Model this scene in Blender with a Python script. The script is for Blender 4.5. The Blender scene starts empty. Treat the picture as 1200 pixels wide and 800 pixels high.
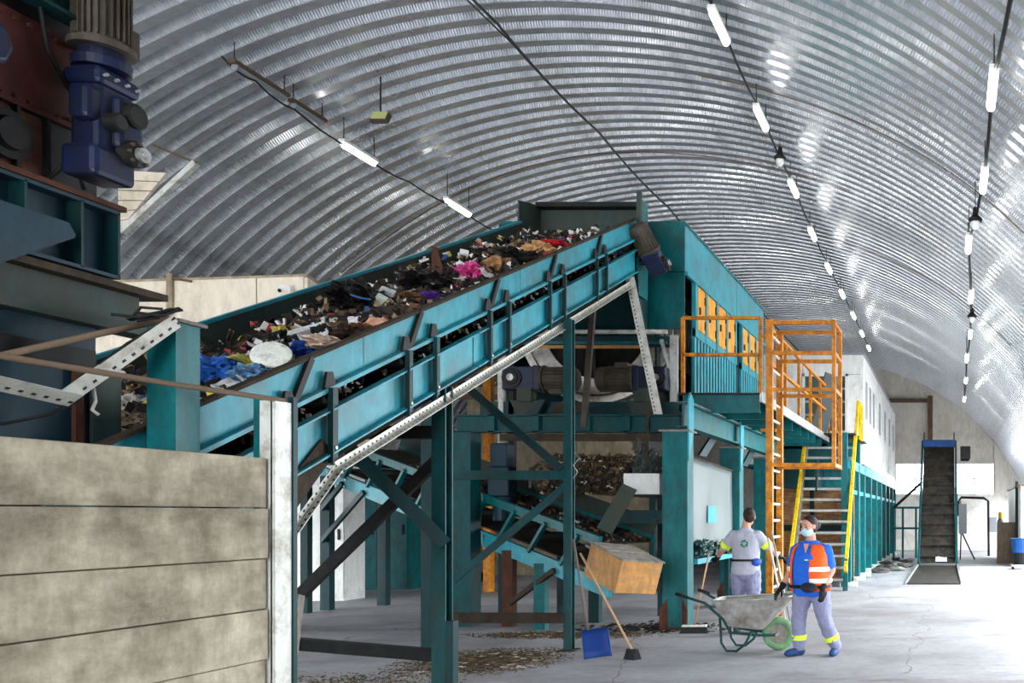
import bpy, bmesh, math, random
from mathutils import Vector, Matrix, noise
random.seed(11)
S = bpy.context.scene
COL = S.collection
PI = math.pi

# ------------------------------------------------------------------ camera, world, daylight, exposure
# x: across the hall, y: along the hall (away from the camera), z: up
F, CU, CV, CZ = 1050.0, 1112.0, 603.0, 1.65
cam = bpy.data.cameras.new('camera'); camo = bpy.data.objects.new('camera', cam); COL.objects.link(camo)
camo.location = (0, 0, CZ); camo.rotation_euler = (PI / 2, 0, 0)
cam.sensor_width = 36.0; cam.lens = 36.0 * F / 1200.0
cam.shift_x = -(CU - 600) / 1200.0; cam.shift_y = (CV - 400) / 1200.0
cam.clip_end = 300
S.camera = camo
wd = bpy.data.worlds.new('overcast_sky'); S.world = wd; wd.use_nodes = True
bg = wd.node_tree.nodes['Background']; bg.inputs[0].default_value = (0.91, 0.96, 1.0, 1); bg.inputs[1].default_value = 6.4
vs = S.view_settings
vs.view_transform = 'Standard'; vs.look = 'None'; vs.gamma = 1.0; vs.use_curve_mapping = False; vs.exposure = 1.35
# hall arch: circle section
XC, ZC, R = -5.63, -1.15, 9.92
YB, YF = -7.0, 42.0            # back and far gable
RIGHT_OPENINGS = ((8.4, 13.4, 3.5), (15.4, 23.0, 5.2), (23.0, 30.5, 4.0), (30.5, 41.6, 2.45))   # y0, y1, height: unseen right flank openings, placed and sized for the daylight they let in
LEFT_OPENINGS = ((9.0, 15.0, 2.8),)  # unseen left flank opening, added to brighten the floor behind the conveyor
for (a, b, hh, xx) in [d + (4.1,) for d in RIGHT_OPENINGS] + [d + (-15.3,) for d in LEFT_OPENINGS]:           # sampling portals exactly in those openings
    L = bpy.data.lights.new('daylight_portal', 'AREA'); L.shape = 'RECTANGLE'; L.size = hh; L.size_y = b - a
    L.cycles.is_portal = True
    o = bpy.data.objects.new('daylight_portal', L); COL.objects.link(o)
    o.location = (xx, (a + b) / 2, hh / 2); o.rotation_euler = (0, PI / 2 if xx > 0 else -PI / 2, 0)
BACK = (-13.0, 0.5, 5.0)       # open gateway in the gable behind the camera: x0, x1, height
L = bpy.data.lights.new('daylight_portal', 'AREA'); L.shape = 'RECTANGLE'; L.size = BACK[1] - BACK[0]; L.size_y = BACK[2]; L.cycles.is_portal = True
o = bpy.data.objects.new('daylight_portal', L); COL.objects.link(o); o.location = ((BACK[0] + BACK[1]) / 2, YB, BACK[2] / 2); o.rotation_euler = (PI / 2, 0, 0)

def W(u, v, Y):
    return Vector(((u - CU) * Y / F, Y, CZ - (v - CV) * Y / F))

# ------------------------------------------------------------------ materials
def lin(c):
    return tuple(((x / 255) / 12.92 if x / 255 <= 0.04045 else ((x / 255 + 0.055) / 1.055) ** 2.4) for x in c) + (1,)
MATS = {}
def M(name, col, rough=0.55, metal=0.0, var=0.18, scale=4.0, dirt=None, damt=0.35, dscale=1.6, bump=0.0, bscale=40.0, stretch=(1, 1, 1), emit=None, estr=0, fine=None, fscale=9.0):
    if fine is None: fine = (0.4 if sum(col) < 480 else 0.14) if dirt else 0.0
    m = bpy.data.materials.new(name); m.use_nodes = True; nt = m.node_tree; N = nt.nodes; L = nt.links
    b = N['Principled BSDF']; b.inputs['Roughness'].default_value = rough; b.inputs['Metallic'].default_value = metal
    if metal == 0: b.inputs['Specular IOR Level'].default_value = 0.22
    c = lin(col)
    tc = N.new('ShaderNodeTexCoord'); mp = N.new('ShaderNodeMapping'); mp.inputs['Scale'].default_value = stretch
    L.new(tc.outputs['Object'], mp.inputs['Vector'])
    n1 = N.new('ShaderNodeTexNoise'); n1.inputs['Scale'].default_value = scale; n1.inputs['Detail'].default_value = 6; n1.inputs['Roughness'].default_value = 0.65
    L.new(mp.outputs[0], n1.inputs['Vector'])
    mx = N.new('ShaderNodeMix'); mx.data_type = 'RGBA'
    mx.inputs[6].default_value = tuple(x * (1 - var) for x in c[:3]) + (1,); mx.inputs[7].default_value = tuple(min(1, x * (1 + var)) for x in c[:3]) + (1,)
    L.new(n1.outputs['Fac'], mx.inputs[0]); out = mx.outputs[2]
    if fine:
        n4 = N.new('ShaderNodeTexNoise'); n4.inputs['Scale'].default_value = fscale; n4.inputs['Detail'].default_value = 10; n4.inputs['Roughness'].default_value = 0.75
        mp2 = N.new('ShaderNodeMapping'); mp2.inputs['Scale'].default_value = (1, 1, 0.35); L.new(tc.outputs['Object'], mp2.inputs['Vector']); L.new(mp2.outputs[0], n4.inputs['Vector'])
        mr = N.new('ShaderNodeMapRange'); mr.inputs[1].default_value = 0.36; mr.inputs[2].default_value = 0.62; mr.inputs[3].default_value = 1 - fine; mr.inputs[4].default_value = 1.08
        L.new(n4.outputs['Fac'], mr.inputs[0])
        m4 = N.new('ShaderNodeMix'); m4.data_type = 'RGBA'; m4.blend_type = 'MULTIPLY'; m4.inputs[0].default_value = 1.0
        L.new(out, m4.inputs[6]); L.new(mr.outputs[0], m4.inputs[7]); out = m4.outputs[2]
    if dirt:
        n2 = N.new('ShaderNodeTexNoise'); n2.inputs['Scale'].default_value = dscale; n2.inputs['Detail'].default_value = 8; n2.inputs['Roughness'].default_value = 0.7
        L.new(mp.outputs[0], n2.inputs['Vector'])
        r = N.new('ShaderNodeValToRGB'); r.color_ramp.elements[0].position = 0.62 - damt * 0.45; r.color_ramp.elements[1].position = 0.72
        L.new(n2.outputs['Fac'], r.inputs[0])
        m2 = N.new('ShaderNodeMix'); m2.data_type = 'RGBA'; m2.inputs[7].default_value = lin(dirt)
        L.new(r.outputs[0], m2.inputs[0]); L.new(out, m2.inputs[6]); out = m2.outputs[2]
    L.new(out, b.inputs['Base Color'])
    if bump:
        n3 = N.new('ShaderNodeTexNoise'); n3.inputs['Scale'].default_value = bscale; n3.inputs['Detail'].default_value = 5
        L.new(mp.outputs[0], n3.inputs['Vector'])
        bp = N.new('ShaderNodeBump'); bp.inputs['Strength'].default_value = bump; bp.inputs['Distance'].default_value = 0.02
        L.new(n3.outputs['Fac'], bp.inputs['Height']); L.new(bp.outputs[0], b.inputs['Normal'])
    if emit:
        b.inputs['Emission Color'].default_value = lin(emit); b.inputs['Emission Strength'].default_value = estr
    MATS[name] = m
    return m
BROWN = (62, 52, 42)
M('teal', (6, 104, 108), 0.42, dirt=(40, 68, 66), damt=0.3, dscale=2.5, var=0.2)  # teal machine paint in the tone of its shaded fronts
M('teal_lit', (48, 154, 170), 0.42, dirt=(80, 112, 114), damt=0.34, dscale=2.2, var=0.14, fine=0.25)  # lit tone of the teal paint, side light put into the colour
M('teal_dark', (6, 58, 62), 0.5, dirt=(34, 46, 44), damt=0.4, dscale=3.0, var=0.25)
M('teal_steel', (6, 76, 80), 0.5, dirt=(38, 54, 50), damt=0.36, dscale=2.5, var=0.25)
M('teal_grimy', (38, 76, 76), 0.6, dirt=(70, 62, 48), damt=0.75, dscale=1.3, var=0.3, bump=0.15)
M('blue_steel', (14, 54, 70), 0.5, dirt=(30, 44, 52), damt=0.5, dscale=3, var=0.25)
M('blue_paint', (20, 42, 88), 0.4, dirt=(34, 30, 28), damt=0.85, dscale=5, var=0.3)
M('bright_blue', (26, 76, 140), 0.45, dirt=(40, 60, 90), damt=0.2)
M('motor_grey', (84, 78, 68), 0.55, dirt=(66, 54, 42), damt=0.5, dscale=6, var=0.2)
M('red_plate', (98, 42, 40), 0.6, dirt=(60, 40, 34), damt=0.6, dscale=4, var=0.25)
M('rust', (92, 54, 38), 0.8, dirt=(52, 38, 30), damt=0.5, dscale=5, var=0.3, bump=0.2)
M('black_steel', (22, 24, 25), 0.55, dirt=(44, 40, 34), damt=0.4, dscale=5)
M('rubber', (34, 33, 32), 0.75, dirt=(70, 62, 52), damt=0.45, dscale=4, bump=0.2)
M('galv', (176, 178, 176), 0.42, 0.55, dirt=(120, 112, 100), damt=0.35, dscale=5, var=0.15)
M('galv_white', (214, 214, 206), 0.5, 0.1, dirt=(140, 126, 108), damt=0.35, dscale=6, var=0.1)
M('orange', (226, 142, 26), 0.5, dirt=(128, 66, 24), damt=0.5, dscale=9, var=0.15, bump=0.1)
M('orange_hatch', (246, 168, 42), 0.45, dirt=(190, 110, 40), damt=0.18, dscale=5, var=0.08)
M('yellow', (244, 204, 22), 0.45, dirt=(150, 110, 40), damt=0.2, dscale=9, var=0.08)
M('cream', (228, 214, 194), 0.65, dirt=(176, 158, 134), damt=0.25, dscale=0.8, var=0.06)
M('cream_dull', (176, 160, 134), 0.7, dirt=(120, 104, 84), damt=0.3, dscale=0.9, var=0.1)
M('far_wall', (222, 214, 202), 0.7, dirt=(186, 172, 152), damt=0.25, dscale=0.5, var=0.06)
M('plaster', (226, 222, 214), 0.75, dirt=(170, 160, 146), damt=0.3, dscale=0.7, var=0.06)
M('white', (232, 232, 228), 0.5, dirt=(190, 186, 178), damt=0.25, dscale=1.5, var=0.05)
M('brown_steel', (116, 92, 70), 0.6, dirt=(80, 58, 42), damt=0.4, dscale=3)
M('wood', (204, 150, 102), 0.7, dirt=(106, 74, 48), damt=0.4, dscale=2.5, stretch=(1, 1, 6), var=0.2, bump=0.1)
M('ply', (196, 142, 82), 0.65, dirt=(150, 122, 92), damt=0.35, dscale=3, stretch=(1, 1, 4), var=0.15)
M('dust', (150, 144, 134), 0.9, var=0.2, scale=9, dirt=(100, 94, 84), damt=0.4, dscale=6, bump=0.3)
M('grime', (72, 62, 50), 0.9, var=0.35, scale=12, dirt=(40, 36, 30), damt=0.4, dscale=6, bump=0.4)
M('glass_dark', (74, 92, 90), 0.15, var=0.2)
M('rope', (116, 98, 80), 0.85, var=0.2, scale=20, bump=0.2)
M('black', (18, 18, 19), 0.5, var=0.2)
M('cable', (28, 27, 26), 0.6)
M('cable_brown', (92, 74, 56), 0.7)
M('drum_steel', (186, 182, 176), 0.32, 0.6, dirt=(110, 90, 76), damt=0.4, dscale=3, var=0.1)
M('drum_dark', (58, 54, 50), 0.6, 0.2, dirt=(36, 32, 30), damt=0.4)
M('box_grey', (138, 142, 146), 0.5)
M('brown_board', (104, 88, 74), 0.75, dirt=(78, 64, 52), damt=0.4)
M('red', (190, 36, 40), 0.5); M('green_tyre', (112, 160, 112), 0.7, dirt=(120, 118, 104), damt=0.4, dscale=12)
M('dark_green', (22, 66, 62), 0.45)
M('lamp_white', (235, 235, 230), 0.4)
M('tube_on', (255, 255, 250), 0.4, emit=(255, 252, 240), estr=13.0)
M('skin', (196, 146, 122), 0.55, var=0.06); M('hair', (44, 32, 28), 0.6, var=0.3, scale=40, bump=0.4, bscale=90)
M('shirt_blue', (34, 100, 206), 0.75, var=0.08, scale=8, bump=0.12, bscale=25); M('vest', (255, 92, 28), 0.6, var=0.06, bump=0.1, bscale=25)
M('reflect', (240, 240, 236), 0.35); M('hivis', (226, 250, 60), 0.5, var=0.03)
M('trouser', (134, 136, 164), 0.8, var=0.1, scale=10, bump=0.2, bscale=20); M('shirt_grey', (172, 174, 188), 0.8, var=0.08, scale=8, bump=0.15, bscale=22)
M('mask', (176, 216, 238), 0.7, var=0.04); M('glove', (22, 22, 24), 0.65); M('shoe_blue', (36, 66, 112), 0.6); M('shoe_sole', (30, 40, 60), 0.7); M('shoe_dark', (44, 58, 60), 0.6)
M('emblem', (28, 122, 82), 0.6, var=0.02); M('pouch', (38, 38, 44), 0.6); M('pouch_blue', (48, 82, 168), 0.6)
M('barrow', (178, 176, 172), 0.5, 0.35, dirt=(110, 94, 80), damt=0.5, dscale=5, var=0.15)
M('handle_wood', (186, 150, 116), 0.6, var=0.15); M('handle_grey', (112, 100, 92), 0.6); M('shovel_blue', (34, 66, 138), 0.45)
M('bristle', (40, 42, 42), 0.9, var=0.4, scale=60, bump=0.5, bscale=120)

def perf_mat():
    m = M('perforated', (206, 204, 194), 0.45, 0.25, dirt=(150, 138, 120), damt=0.3, dscale=7, var=0.1)
    nt = m.node_tree; N = nt.nodes; L = nt.links; b = N['Principled BSDF']
    src = b.inputs['Base Color'].links[0].from_socket
    tc = N.new('ShaderNodeTexCoord'); sx = N.new('ShaderNodeSeparateXYZ'); L.new(tc.outputs['Object'], sx.inputs[0])
    def mth(op, a, bb=None):
        n = N.new('ShaderNodeMath'); n.operation = op
        for i, q in enumerate((a, bb)):
            if q is None: continue
            if isinstance(q, (int, float)): n.inputs[i].default_value = q
            else: L.new(q, n.inputs[i])
        return n.outputs[0]
    fx = mth('PINGPONG', sx.outputs[0], 0.03)          # distance to the nearest hole centre along the bar (6 cm pitch)
    dx = mth('ABSOLUTE', sx.outputs[2])
    dy = mth('ABSOLUTE', sx.outputs[1])
    hx = mth('LESS_THAN', fx, 0.011)
    hz = mth('LESS_THAN', mth('ABSOLUTE', mth('SUBTRACT', dx, 0.032)), 0.009)
    hy = mth('LESS_THAN', mth('ABSOLUTE', mth('SUBTRACT', dy, 0.032)), 0.009)
    h = mth('MULTIPLY', hx, mth('MAXIMUM', hz, hy))
    mx = N.new('ShaderNodeMix'); mx.data_type = 'RGBA'; L.new(h, mx.inputs[0]); L.new(src, mx.inputs[6]); mx.inputs[7].default_value = (0.012, 0.012, 0.012, 1)
    L.new(mx.outputs[2], b.inputs['Base Color'])
perf_mat()

def floor_mat():
    m = M('concrete_floor', (166, 166, 171), 0.62, var=0.1, scale=1.2, dirt=(122, 118, 117), damt=0.5, dscale=0.45, bump=0.08, bscale=30)
    nt = m.node_tree; N = nt.nodes; L = nt.links; b = N['Principled BSDF']; src = b.inputs['Base Color'].links[0].from_socket
    tc = N.new('ShaderNodeTexCoord'); mp = N.new('ShaderNodeMapping'); mp.inputs['Scale'].default_value = (0.5, 1.6, 1); L.new(tc.outputs['Object'], mp.inputs[0])
    n = N.new('ShaderNodeTexNoise'); n.inputs['Scale'].default_value = 1.1; n.inputs['Detail'].default_value = 10; n.inputs['Roughness'].default_value = 0.75; L.new(mp.outputs[0], n.inputs[0])
    r = N.new('ShaderNodeValToRGB'); r.color_ramp.elements[0].position = 0.54; r.color_ramp.elements[1].position = 0.7; L.new(n.outputs[0], r.inputs[0])
    mx = N.new('ShaderNodeMix'); mx.data_type = 'RGBA'; L.new(r.outputs[0], mx.inputs[0]); L.new(src, mx.inputs[6]); mx.inputs[7].default_value = lin((118, 111, 108))
    # thin cracks
    v = N.new('ShaderNodeTexVoronoi'); v.feature = 'DISTANCE_TO_EDGE'; v.inputs['Scale'].default_value = 0.28
    nn = N.new('ShaderNodeTexNoise'); nn.inputs['Scale'].default_value = 1.5; nn.inputs['Detail'].default_value = 6; L.new(tc.outputs['Object'], nn.inputs[0])
    ad = N.new('ShaderNodeMix'); ad.data_type = 'VECTOR'; ad.inputs[0].default_value = 0.35; L.new(tc.outputs['Object'], ad.inputs[4]); L.new(nn.outputs['Color'], ad.inputs[5]); L.new(ad.outputs[1], v.inputs['Vector'])
    lt = N.new('ShaderNodeMath'); lt.operation = 'LESS_THAN'; lt.inputs[1].default_value = 0.0011; L.new(v.outputs['Distance'], lt.inputs[0])
    m2 = N.new('ShaderNodeMix'); m2.data_type = 'RGBA'; m2.inputs[7].default_value = lin((120, 112, 106)); L.new(lt.outputs[0], m2.inputs[0]); L.new(mx.outputs[2], m2.inputs[6])
    L.new(m2.outputs[2], b.inputs['Base Color'])
floor_mat()
def plank_mat():
    m = M('concrete_plank', (214, 203, 178), 0.85, var=0.2, scale=3, dirt=(84, 72, 56), damt=0.74, dscale=1.3, fine=0.35, fscale=5, bump=0.25, bscale=18, stretch=(1, 1, 1.6))
plank_mat()
def sheet_mat():
    m = bpy.data.materials.new('plastic_sheet'); m.use_nodes = True; N = m.node_tree.nodes; L = m.node_tree.links; b = N['Principled BSDF']
    b.inputs['Base Color'].default_value = lin((112, 124, 124)); b.inputs['Roughness'].default_value = 0.4
    t = N.new('ShaderNodeBsdfTransparent'); mx = N.new('ShaderNodeMixShader'); mx.inputs[0].default_value = 0.8
    L.new(t.outputs[0], mx.inputs[1]); L.new(b.outputs[0], mx.inputs[2]); L.new(mx.outputs[0], N['Material Output'].inputs[0]); MATS['plastic_sheet'] = m
    m = bpy.data.materials.new('frosted_pane'); m.use_nodes = True; N = m.node_tree.nodes; L = m.node_tree.links; b = N['Principled BSDF']
    b.inputs['Base Color'].default_value = (0.9, 0.93, 0.95, 1); b.inputs['Roughness'].default_value = 0.3
    t = N.new('ShaderNodeBsdfTransparent'); mx = N.new('ShaderNodeMixShader'); mx.inputs[0].default_value = 0.2
    L.new(t.outputs[0], mx.inputs[1]); L.new(b.outputs[0], mx.inputs[2]); L.new(mx.outputs[0], N['Material Output'].inputs[0]); MATS['frosted_pane'] = m
sheet_mat()
def waste_mat():
    m = M('waste_bed', (58, 50, 44), 0.85, var=0.5, scale=9, bump=0.8, bscale=14)
    nt = m.node_tree; N = nt.nodes; L = nt.links; b = N['Principled BSDF']
    tc = N.new('ShaderNodeTexCoord'); v = N.new('ShaderNodeTexVoronoi'); v.inputs['Scale'].default_value = 11; L.new(tc.outputs['Object'], v.inputs['Vector'])
    sp = N.new('ShaderNodeSeparateColor'); L.new(v.outputs['Color'], sp.inputs[0])
    r = N.new('ShaderNodeValToRGB'); cr = r.color_ramp; cr.interpolation = 'CONSTANT'
    cols = [(0, (34, 30, 28)), (0.3, (62, 52, 44)), (0.5, (40, 38, 38)), (0.64, (96, 74, 54)), (0.75, (122, 100, 78)), (0.83, (54, 44, 40)), (0.9, (170, 164, 156)), (0.95, (48, 74, 110)), (0.98, (150, 60, 60))]
    cr.elements[0].position = 0; cr.elements[0].color = lin(cols[0][1]); cr.elements[1].position = cols[1][0]; cr.elements[1].color = lin(cols[1][1])
    for p, c in cols[2:]:
        e = cr.elements.new(p); e.color = lin(c)
    L.new(sp.outputs[0], r.inputs[0]); L.new(r.outputs[0], b.inputs['Base Color'])
waste_mat()
def flake_mat(name, sc, cols):
    m = M(name, (90, 80, 70), 0.7); nt = m.node_tree; N = nt.nodes; L = nt.links; b = N['Principled BSDF']
    tc = N.new('ShaderNodeTexCoord'); v = N.new('ShaderNodeTexVoronoi'); v.inputs['Scale'].default_value = sc; L.new(tc.outputs['Object'], v.inputs['Vector'])
    sp = N.new('ShaderNodeSeparateColor'); L.new(v.outputs['Color'], sp.inputs[0]); r = N.new('ShaderNodeValToRGB'); cr = r.color_ramp; cr.interpolation = 'CONSTANT'
    for i, (p, c) in enumerate(cols):
        e = cr.elements[i] if i < 2 else cr.elements.new(p)
        e.position = p; e.color = lin(c)
    L.new(sp.outputs[0], r.inputs[0]); L.new(r.outputs[0], b.inputs['Base Color'])
flake_mat('flakes', 7, [(0, (30, 28, 27)), (0.28, (70, 56, 46)), (0.45, (34, 34, 36)), (0.58, (120, 92, 66)), (0.68, (214, 210, 204)), (0.78, (160, 140, 112)), (0.85, (232, 230, 228)), (0.9, (60, 96, 150)), (0.94, (176, 60, 70)), (0.97, (196, 178, 80))])
flake_mat('chips', 16, [(0, (70, 58, 44)), (0.3, (98, 80, 58)), (0.55, (52, 44, 36)), (0.72, (128, 108, 80)), (0.86, (84, 70, 54)), (0.94, (206, 198, 180))])
def galv_roof():
    m = M('galvanised_roof', (208, 211, 215), 0.26, 0.72, var=0.1, scale=1.5, dirt=(150, 150, 148), damt=0.25, dscale=0.6)
galv_roof()

# ------------------------------------------------------------------ mesh builder
ORG = {}
def frame_of(d, up=Vector((0, 0, 1))):
    d = d.normalized()
    if abs(d.dot(up)) > 0.99: up = Vector((0, 1, 0))
    s = d.cross(up).normalized(); t = s.cross(d).normalized()
    return d, s, t
class MB:
    def __init__(self): self.v = []; self.f = []
    def add(self, vs, fs):
        n = len(self.v); self.v += [Vector(p) for p in vs]; self.f += [tuple(i + n for i in q) for q in fs]; return self
    def box(self, lo, hi):
        x0, y0, z0 = lo; x1, y1, z1 = hi
        return self.add([(x0, y0, z0), (x1, y0, z0), (x1, y1, z0), (x0, y1, z0), (x0, y0, z1), (x1, y0, z1), (x1, y1, z1), (x0, y1, z1)],
                        [(0, 3, 2, 1), (4, 5, 6, 7), (0, 1, 5, 4), (1, 2, 6, 5), (2, 3, 7, 6), (3, 0, 4, 7)])
    def obox(self, c, sz, mat=None):
        mat = mat or Matrix.Identity(3); c = Vector(c); h = [s / 2 for s in sz]; vs = []
        for sx, sy, sz_ in ((-1, -1, -1), (1, -1, -1), (1, 1, -1), (-1, 1, -1), (-1, -1, 1), (1, -1, 1), (1, 1, 1), (-1, 1, 1)):
            vs.append(c + mat @ Vector((sx * h[0], sy * h[1], sz_ * h[2])))
        return self.add(vs, [(0, 3, 2, 1), (4, 5, 6, 7), (0, 1, 5, 4), (1, 2, 6, 5), (2, 3, 7, 6), (3, 0, 4, 7)])
    def bar(self, p, q, w, h, up=Vector((0, 0, 1))):
        p, q = Vector(p), Vector(q); d, s, t = frame_of(q - p, Vector(up)); vs = []
        for e in (p, q):
            for a, b in ((-1, -1), (1, -1), (1, 1), (-1, 1)): vs.append(e + s * (a * w / 2) + t * (b * h / 2))
        return self.add(vs, [(0, 3, 2, 1), (4, 5, 6, 7), (0, 1, 5, 4), (1, 2, 6, 5), (2, 3, 7, 6), (3, 0, 4, 7)])
    def sect(self, p, q, prof, up=Vector((0, 0, 1))):     # extrude a closed 2-D section (s,t) from p to q
        p, q = Vector(p), Vector(q); d, s, t = frame_of(q - p, Vector(up)); n = len(prof)
        vs = [e + s * a + t * b for e in (p, q) for a, b in prof]
        fs = [(i, (i + 1) % n, n + (i + 1) % n, n + i) for i in range(n)] + [tuple(range(n))[::-1], tuple(range(n, 2 * n))]
        return self.add(vs, fs)
    def ibeam(self, p, q, w, h, t=0.018, up=Vector((0, 0, 1))):
        a, b, c = w / 2, h / 2, t / 2
        return self.sect(p, q, [(-a, -b), (a, -b), (a, -b + t), (c, -b + t), (c, b - t), (a, b - t), (a, b), (-a, b), (-a, b - t), (-c, b - t), (-c, -b + t), (-a, -b + t)], up)
    def chan(self, p, q, w, h, t=0.015, up=Vector((0, 0, 1))):   # channel open to +s when w > 0, to -s when w < 0
        b = h / 2; tt = t if w > 0 else -t
        return self.sect(p, q, [(0, -b), (w, -b), (w, -b + t), (tt, -b + t), (tt, b - t), (w, b - t), (w, b), (0, b)], up)
    def cyl(self, p, q, r0, r1=None, n=12, caps=True):
        r1 = r0 if r1 is None else r1; p, q = Vector(p), Vector(q); d, s, t = frame_of(q - p); vs = []
        for e, r in ((p, r0), (q, r1)):
            for i in range(n): a = 2 * PI * i / n; vs.append(e + s * (r * math.cos(a)) + t * (r * math.sin(a)))
        fs = [(i, (i + 1) % n, n + (i + 1) % n, n + i) for i in range(n)]
        if caps: fs += [tuple(range(n))[::-1], tuple(range(n, 2 * n))]
        return self.add(vs, fs)
    def tube(self, pts, r, n=8, closed=False):
        pts = [Vector(p) for p in pts]; m = len(pts); vs = []; up = Vector((0, 0, 1))
        prev = None
        for i in range(m):
            if closed: d = pts[(i + 1) % m] - pts[i - 1]
            else: d = pts[min(i + 1, m - 1)] - pts[max(i - 1, 0)]
            d.normalize()
            if prev is None: _, s, t = frame_of(d)
            else:
                s = prev - d * prev.dot(d); s.normalize(); t = s.cross(d).normalized() * -1; t = d.cross(s)
                t.normalize()
            if prev is None: t = d.cross(s).normalized()
            prev = s
            rr = r[i] if isinstance(r, (list, tuple)) else r
            for k in range(n): a = 2 * PI * k / n; vs.append(pts[i] + s * (rr * math.cos(a)) + t * (rr * math.sin(a)))
        fs = []
        for i in range(m if closed else m - 1):
            j = (i + 1) % m
            for k in range(n): fs.append((i * n + k, i * n + (k + 1) % n, j * n + (k + 1) % n, j * n + k))
        if not closed: fs += [tuple(range(n))[::-1], tuple(range((m - 1) * n, m * n))]
        return self.add(vs, fs)
    def plate(self, pts, t):          # planar polygon thickened by t along its normal (centred)
        pts = [Vector(p) for p in pts]; n = len(pts); nr = Vector((0, 0, 0))
        for i in range(n):
            a, b = pts[i], pts[(i + 1) % n]; nr += a.cross(b)
        nr.normalize(); vs = [p - nr * t / 2 for p in pts] + [p + nr * t / 2 for p in pts]
        fs = [tuple(range(n))[::-1], tuple(range(n, 2 * n))] + [(i, (i + 1) % n, n + (i + 1) % n, n + i) for i in range(n)]
        return self.add(vs, fs)
    def lathe(self, c, axis, prof, n=24, ring=False):      # prof: (distance along axis, radius)
        c = Vector(c); d, s, t = frame_of(Vector(axis)); m = len(prof); vs = []
        for h, r in prof:
            for k in range(n): a = 2 * PI * k / n; vs.append(c + d * h + s * (r * math.cos(a)) + t * (r * math.sin(a)))
        fs = [(i * n + k, i * n + (k + 1) % n, (i + 1) * n + (k + 1) % n, (i + 1) * n + k) for i in range(m - 1) for k in range(n)]
        if ring: fs += [((m - 1) * n + k, (m - 1) * n + (k + 1) % n, (k + 1) % n, k) for k in range(n)]
        else: fs += [tuple(range(n))[::-1], tuple(range((m - 1) * n, m * n))]
        return self.add(vs, fs)
    def ell(self, c, rad, mat=None, nu=14, nv=9):
        c = Vector(c); mat = mat or Matrix.Identity(3); vs = [c + mat @ Vector((0, 0, -rad[2]))]; fs = []
        for j in range(1, nv):
            b = -PI / 2 + PI * j / nv
            for i in range(nu):
                a = 2 * PI * i / nu; vs.append(c + mat @ Vector((rad[0] * math.cos(b) * math.cos(a), rad[1] * math.cos(b) * math.sin(a), rad[2] * math.sin(b))))
        vs.append(c + mat @ Vector((0, 0, rad[2]))); last = len(vs) - 1
        for i in range(nu):
            fs.append((0, 1 + (i + 1) % nu, 1 + i)); fs.append((last, last - nu + i, last - nu + (i + 1) % nu))
        for j in range(nv - 2):
            for i in range(nu): a = 1 + j * nu; fs.append((a + i, a + (i + 1) % nu, a + nu + (i + 1) % nu, a + nu + i))
        return self.add(vs, fs)
    def cap(self, p, q, r0, r1, n=12):          # tapered capsule
        p, q = Vector(p), Vector(q); self.cyl(p, q, r0, r1, n); self.ell(p, (r0, r0, r0), nu=n, nv=7); self.ell(q, (r1, r1, r1), nu=n, nv=7); return self
    def chain(self, pts, rs, n=12):
        for i in range(len(pts) - 1): self.cap(pts[i], pts[i + 1], rs[i], rs[i + 1], n)
        return self
    def build(self, name, mat, parent=None, loc=None, smooth=False, bevel=0.0, kind=None, label=None):
        org = ORG[parent.name] if parent is not None else (Vector(loc) if loc is not None else Vector((0, 0, 0)))
        me = bpy.data.meshes.new(name); me.from_pydata([tuple(p - org) for p in self.v], [], self.f)
        bm = bmesh.new(); bm.from_mesh(me); bmesh.ops.recalc_face_normals(bm, faces=bm.faces); bm.to_mesh(me); bm.free()
        me.materials.append(MATS[mat])
        if smooth:
            for p in me.polygons: p.use_smooth = True
        o = bpy.data.objects.new(name, me); COL.objects.link(o)
        if parent is not None: o.parent = parent
        else: o.location = org
        ORG[o.name] = org
        if bevel:
            md = o.modifiers.new('bevel', 'BEVEL'); md.width = bevel; md.segments = 2; md.limit_method = 'ANGLE'
        if kind: o['kind'] = kind
        if label: o['label'] = label
        return o
def tag(o, label, cat, group=None, kind=None):
    o['label'] = label; o['category'] = cat
    if group: o['group'] = group
    if kind: o['kind'] = kind
    return o
def thing(name, label, cat, loc, group=None, kind=None):
    o = bpy.data.objects.new(name, None); COL.objects.link(o); o.location = loc; o.empty_display_size = 0.1
    ORG[o.name] = Vector(loc); return tag(o, label, cat, group, kind)
def struct(o): o['kind'] = 'structure'; return o
def sempty(name, loc):
    o = bpy.data.objects.new(name, None); COL.objects.link(o); o.location = loc; ORG[o.name] = Vector(loc); o['kind'] = 'structure'; return o
def rounded(o, vox=0.012, it=6, fac=0.5):
    r = o.modifiers.new('remesh', 'REMESH'); r.mode = 'VOXEL'; r.voxel_size = vox; r.use_smooth_shade = True
    s = o.modifiers.new('smooth', 'SMOOTH'); s.factor = fac; s.iterations = it
    return o
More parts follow.
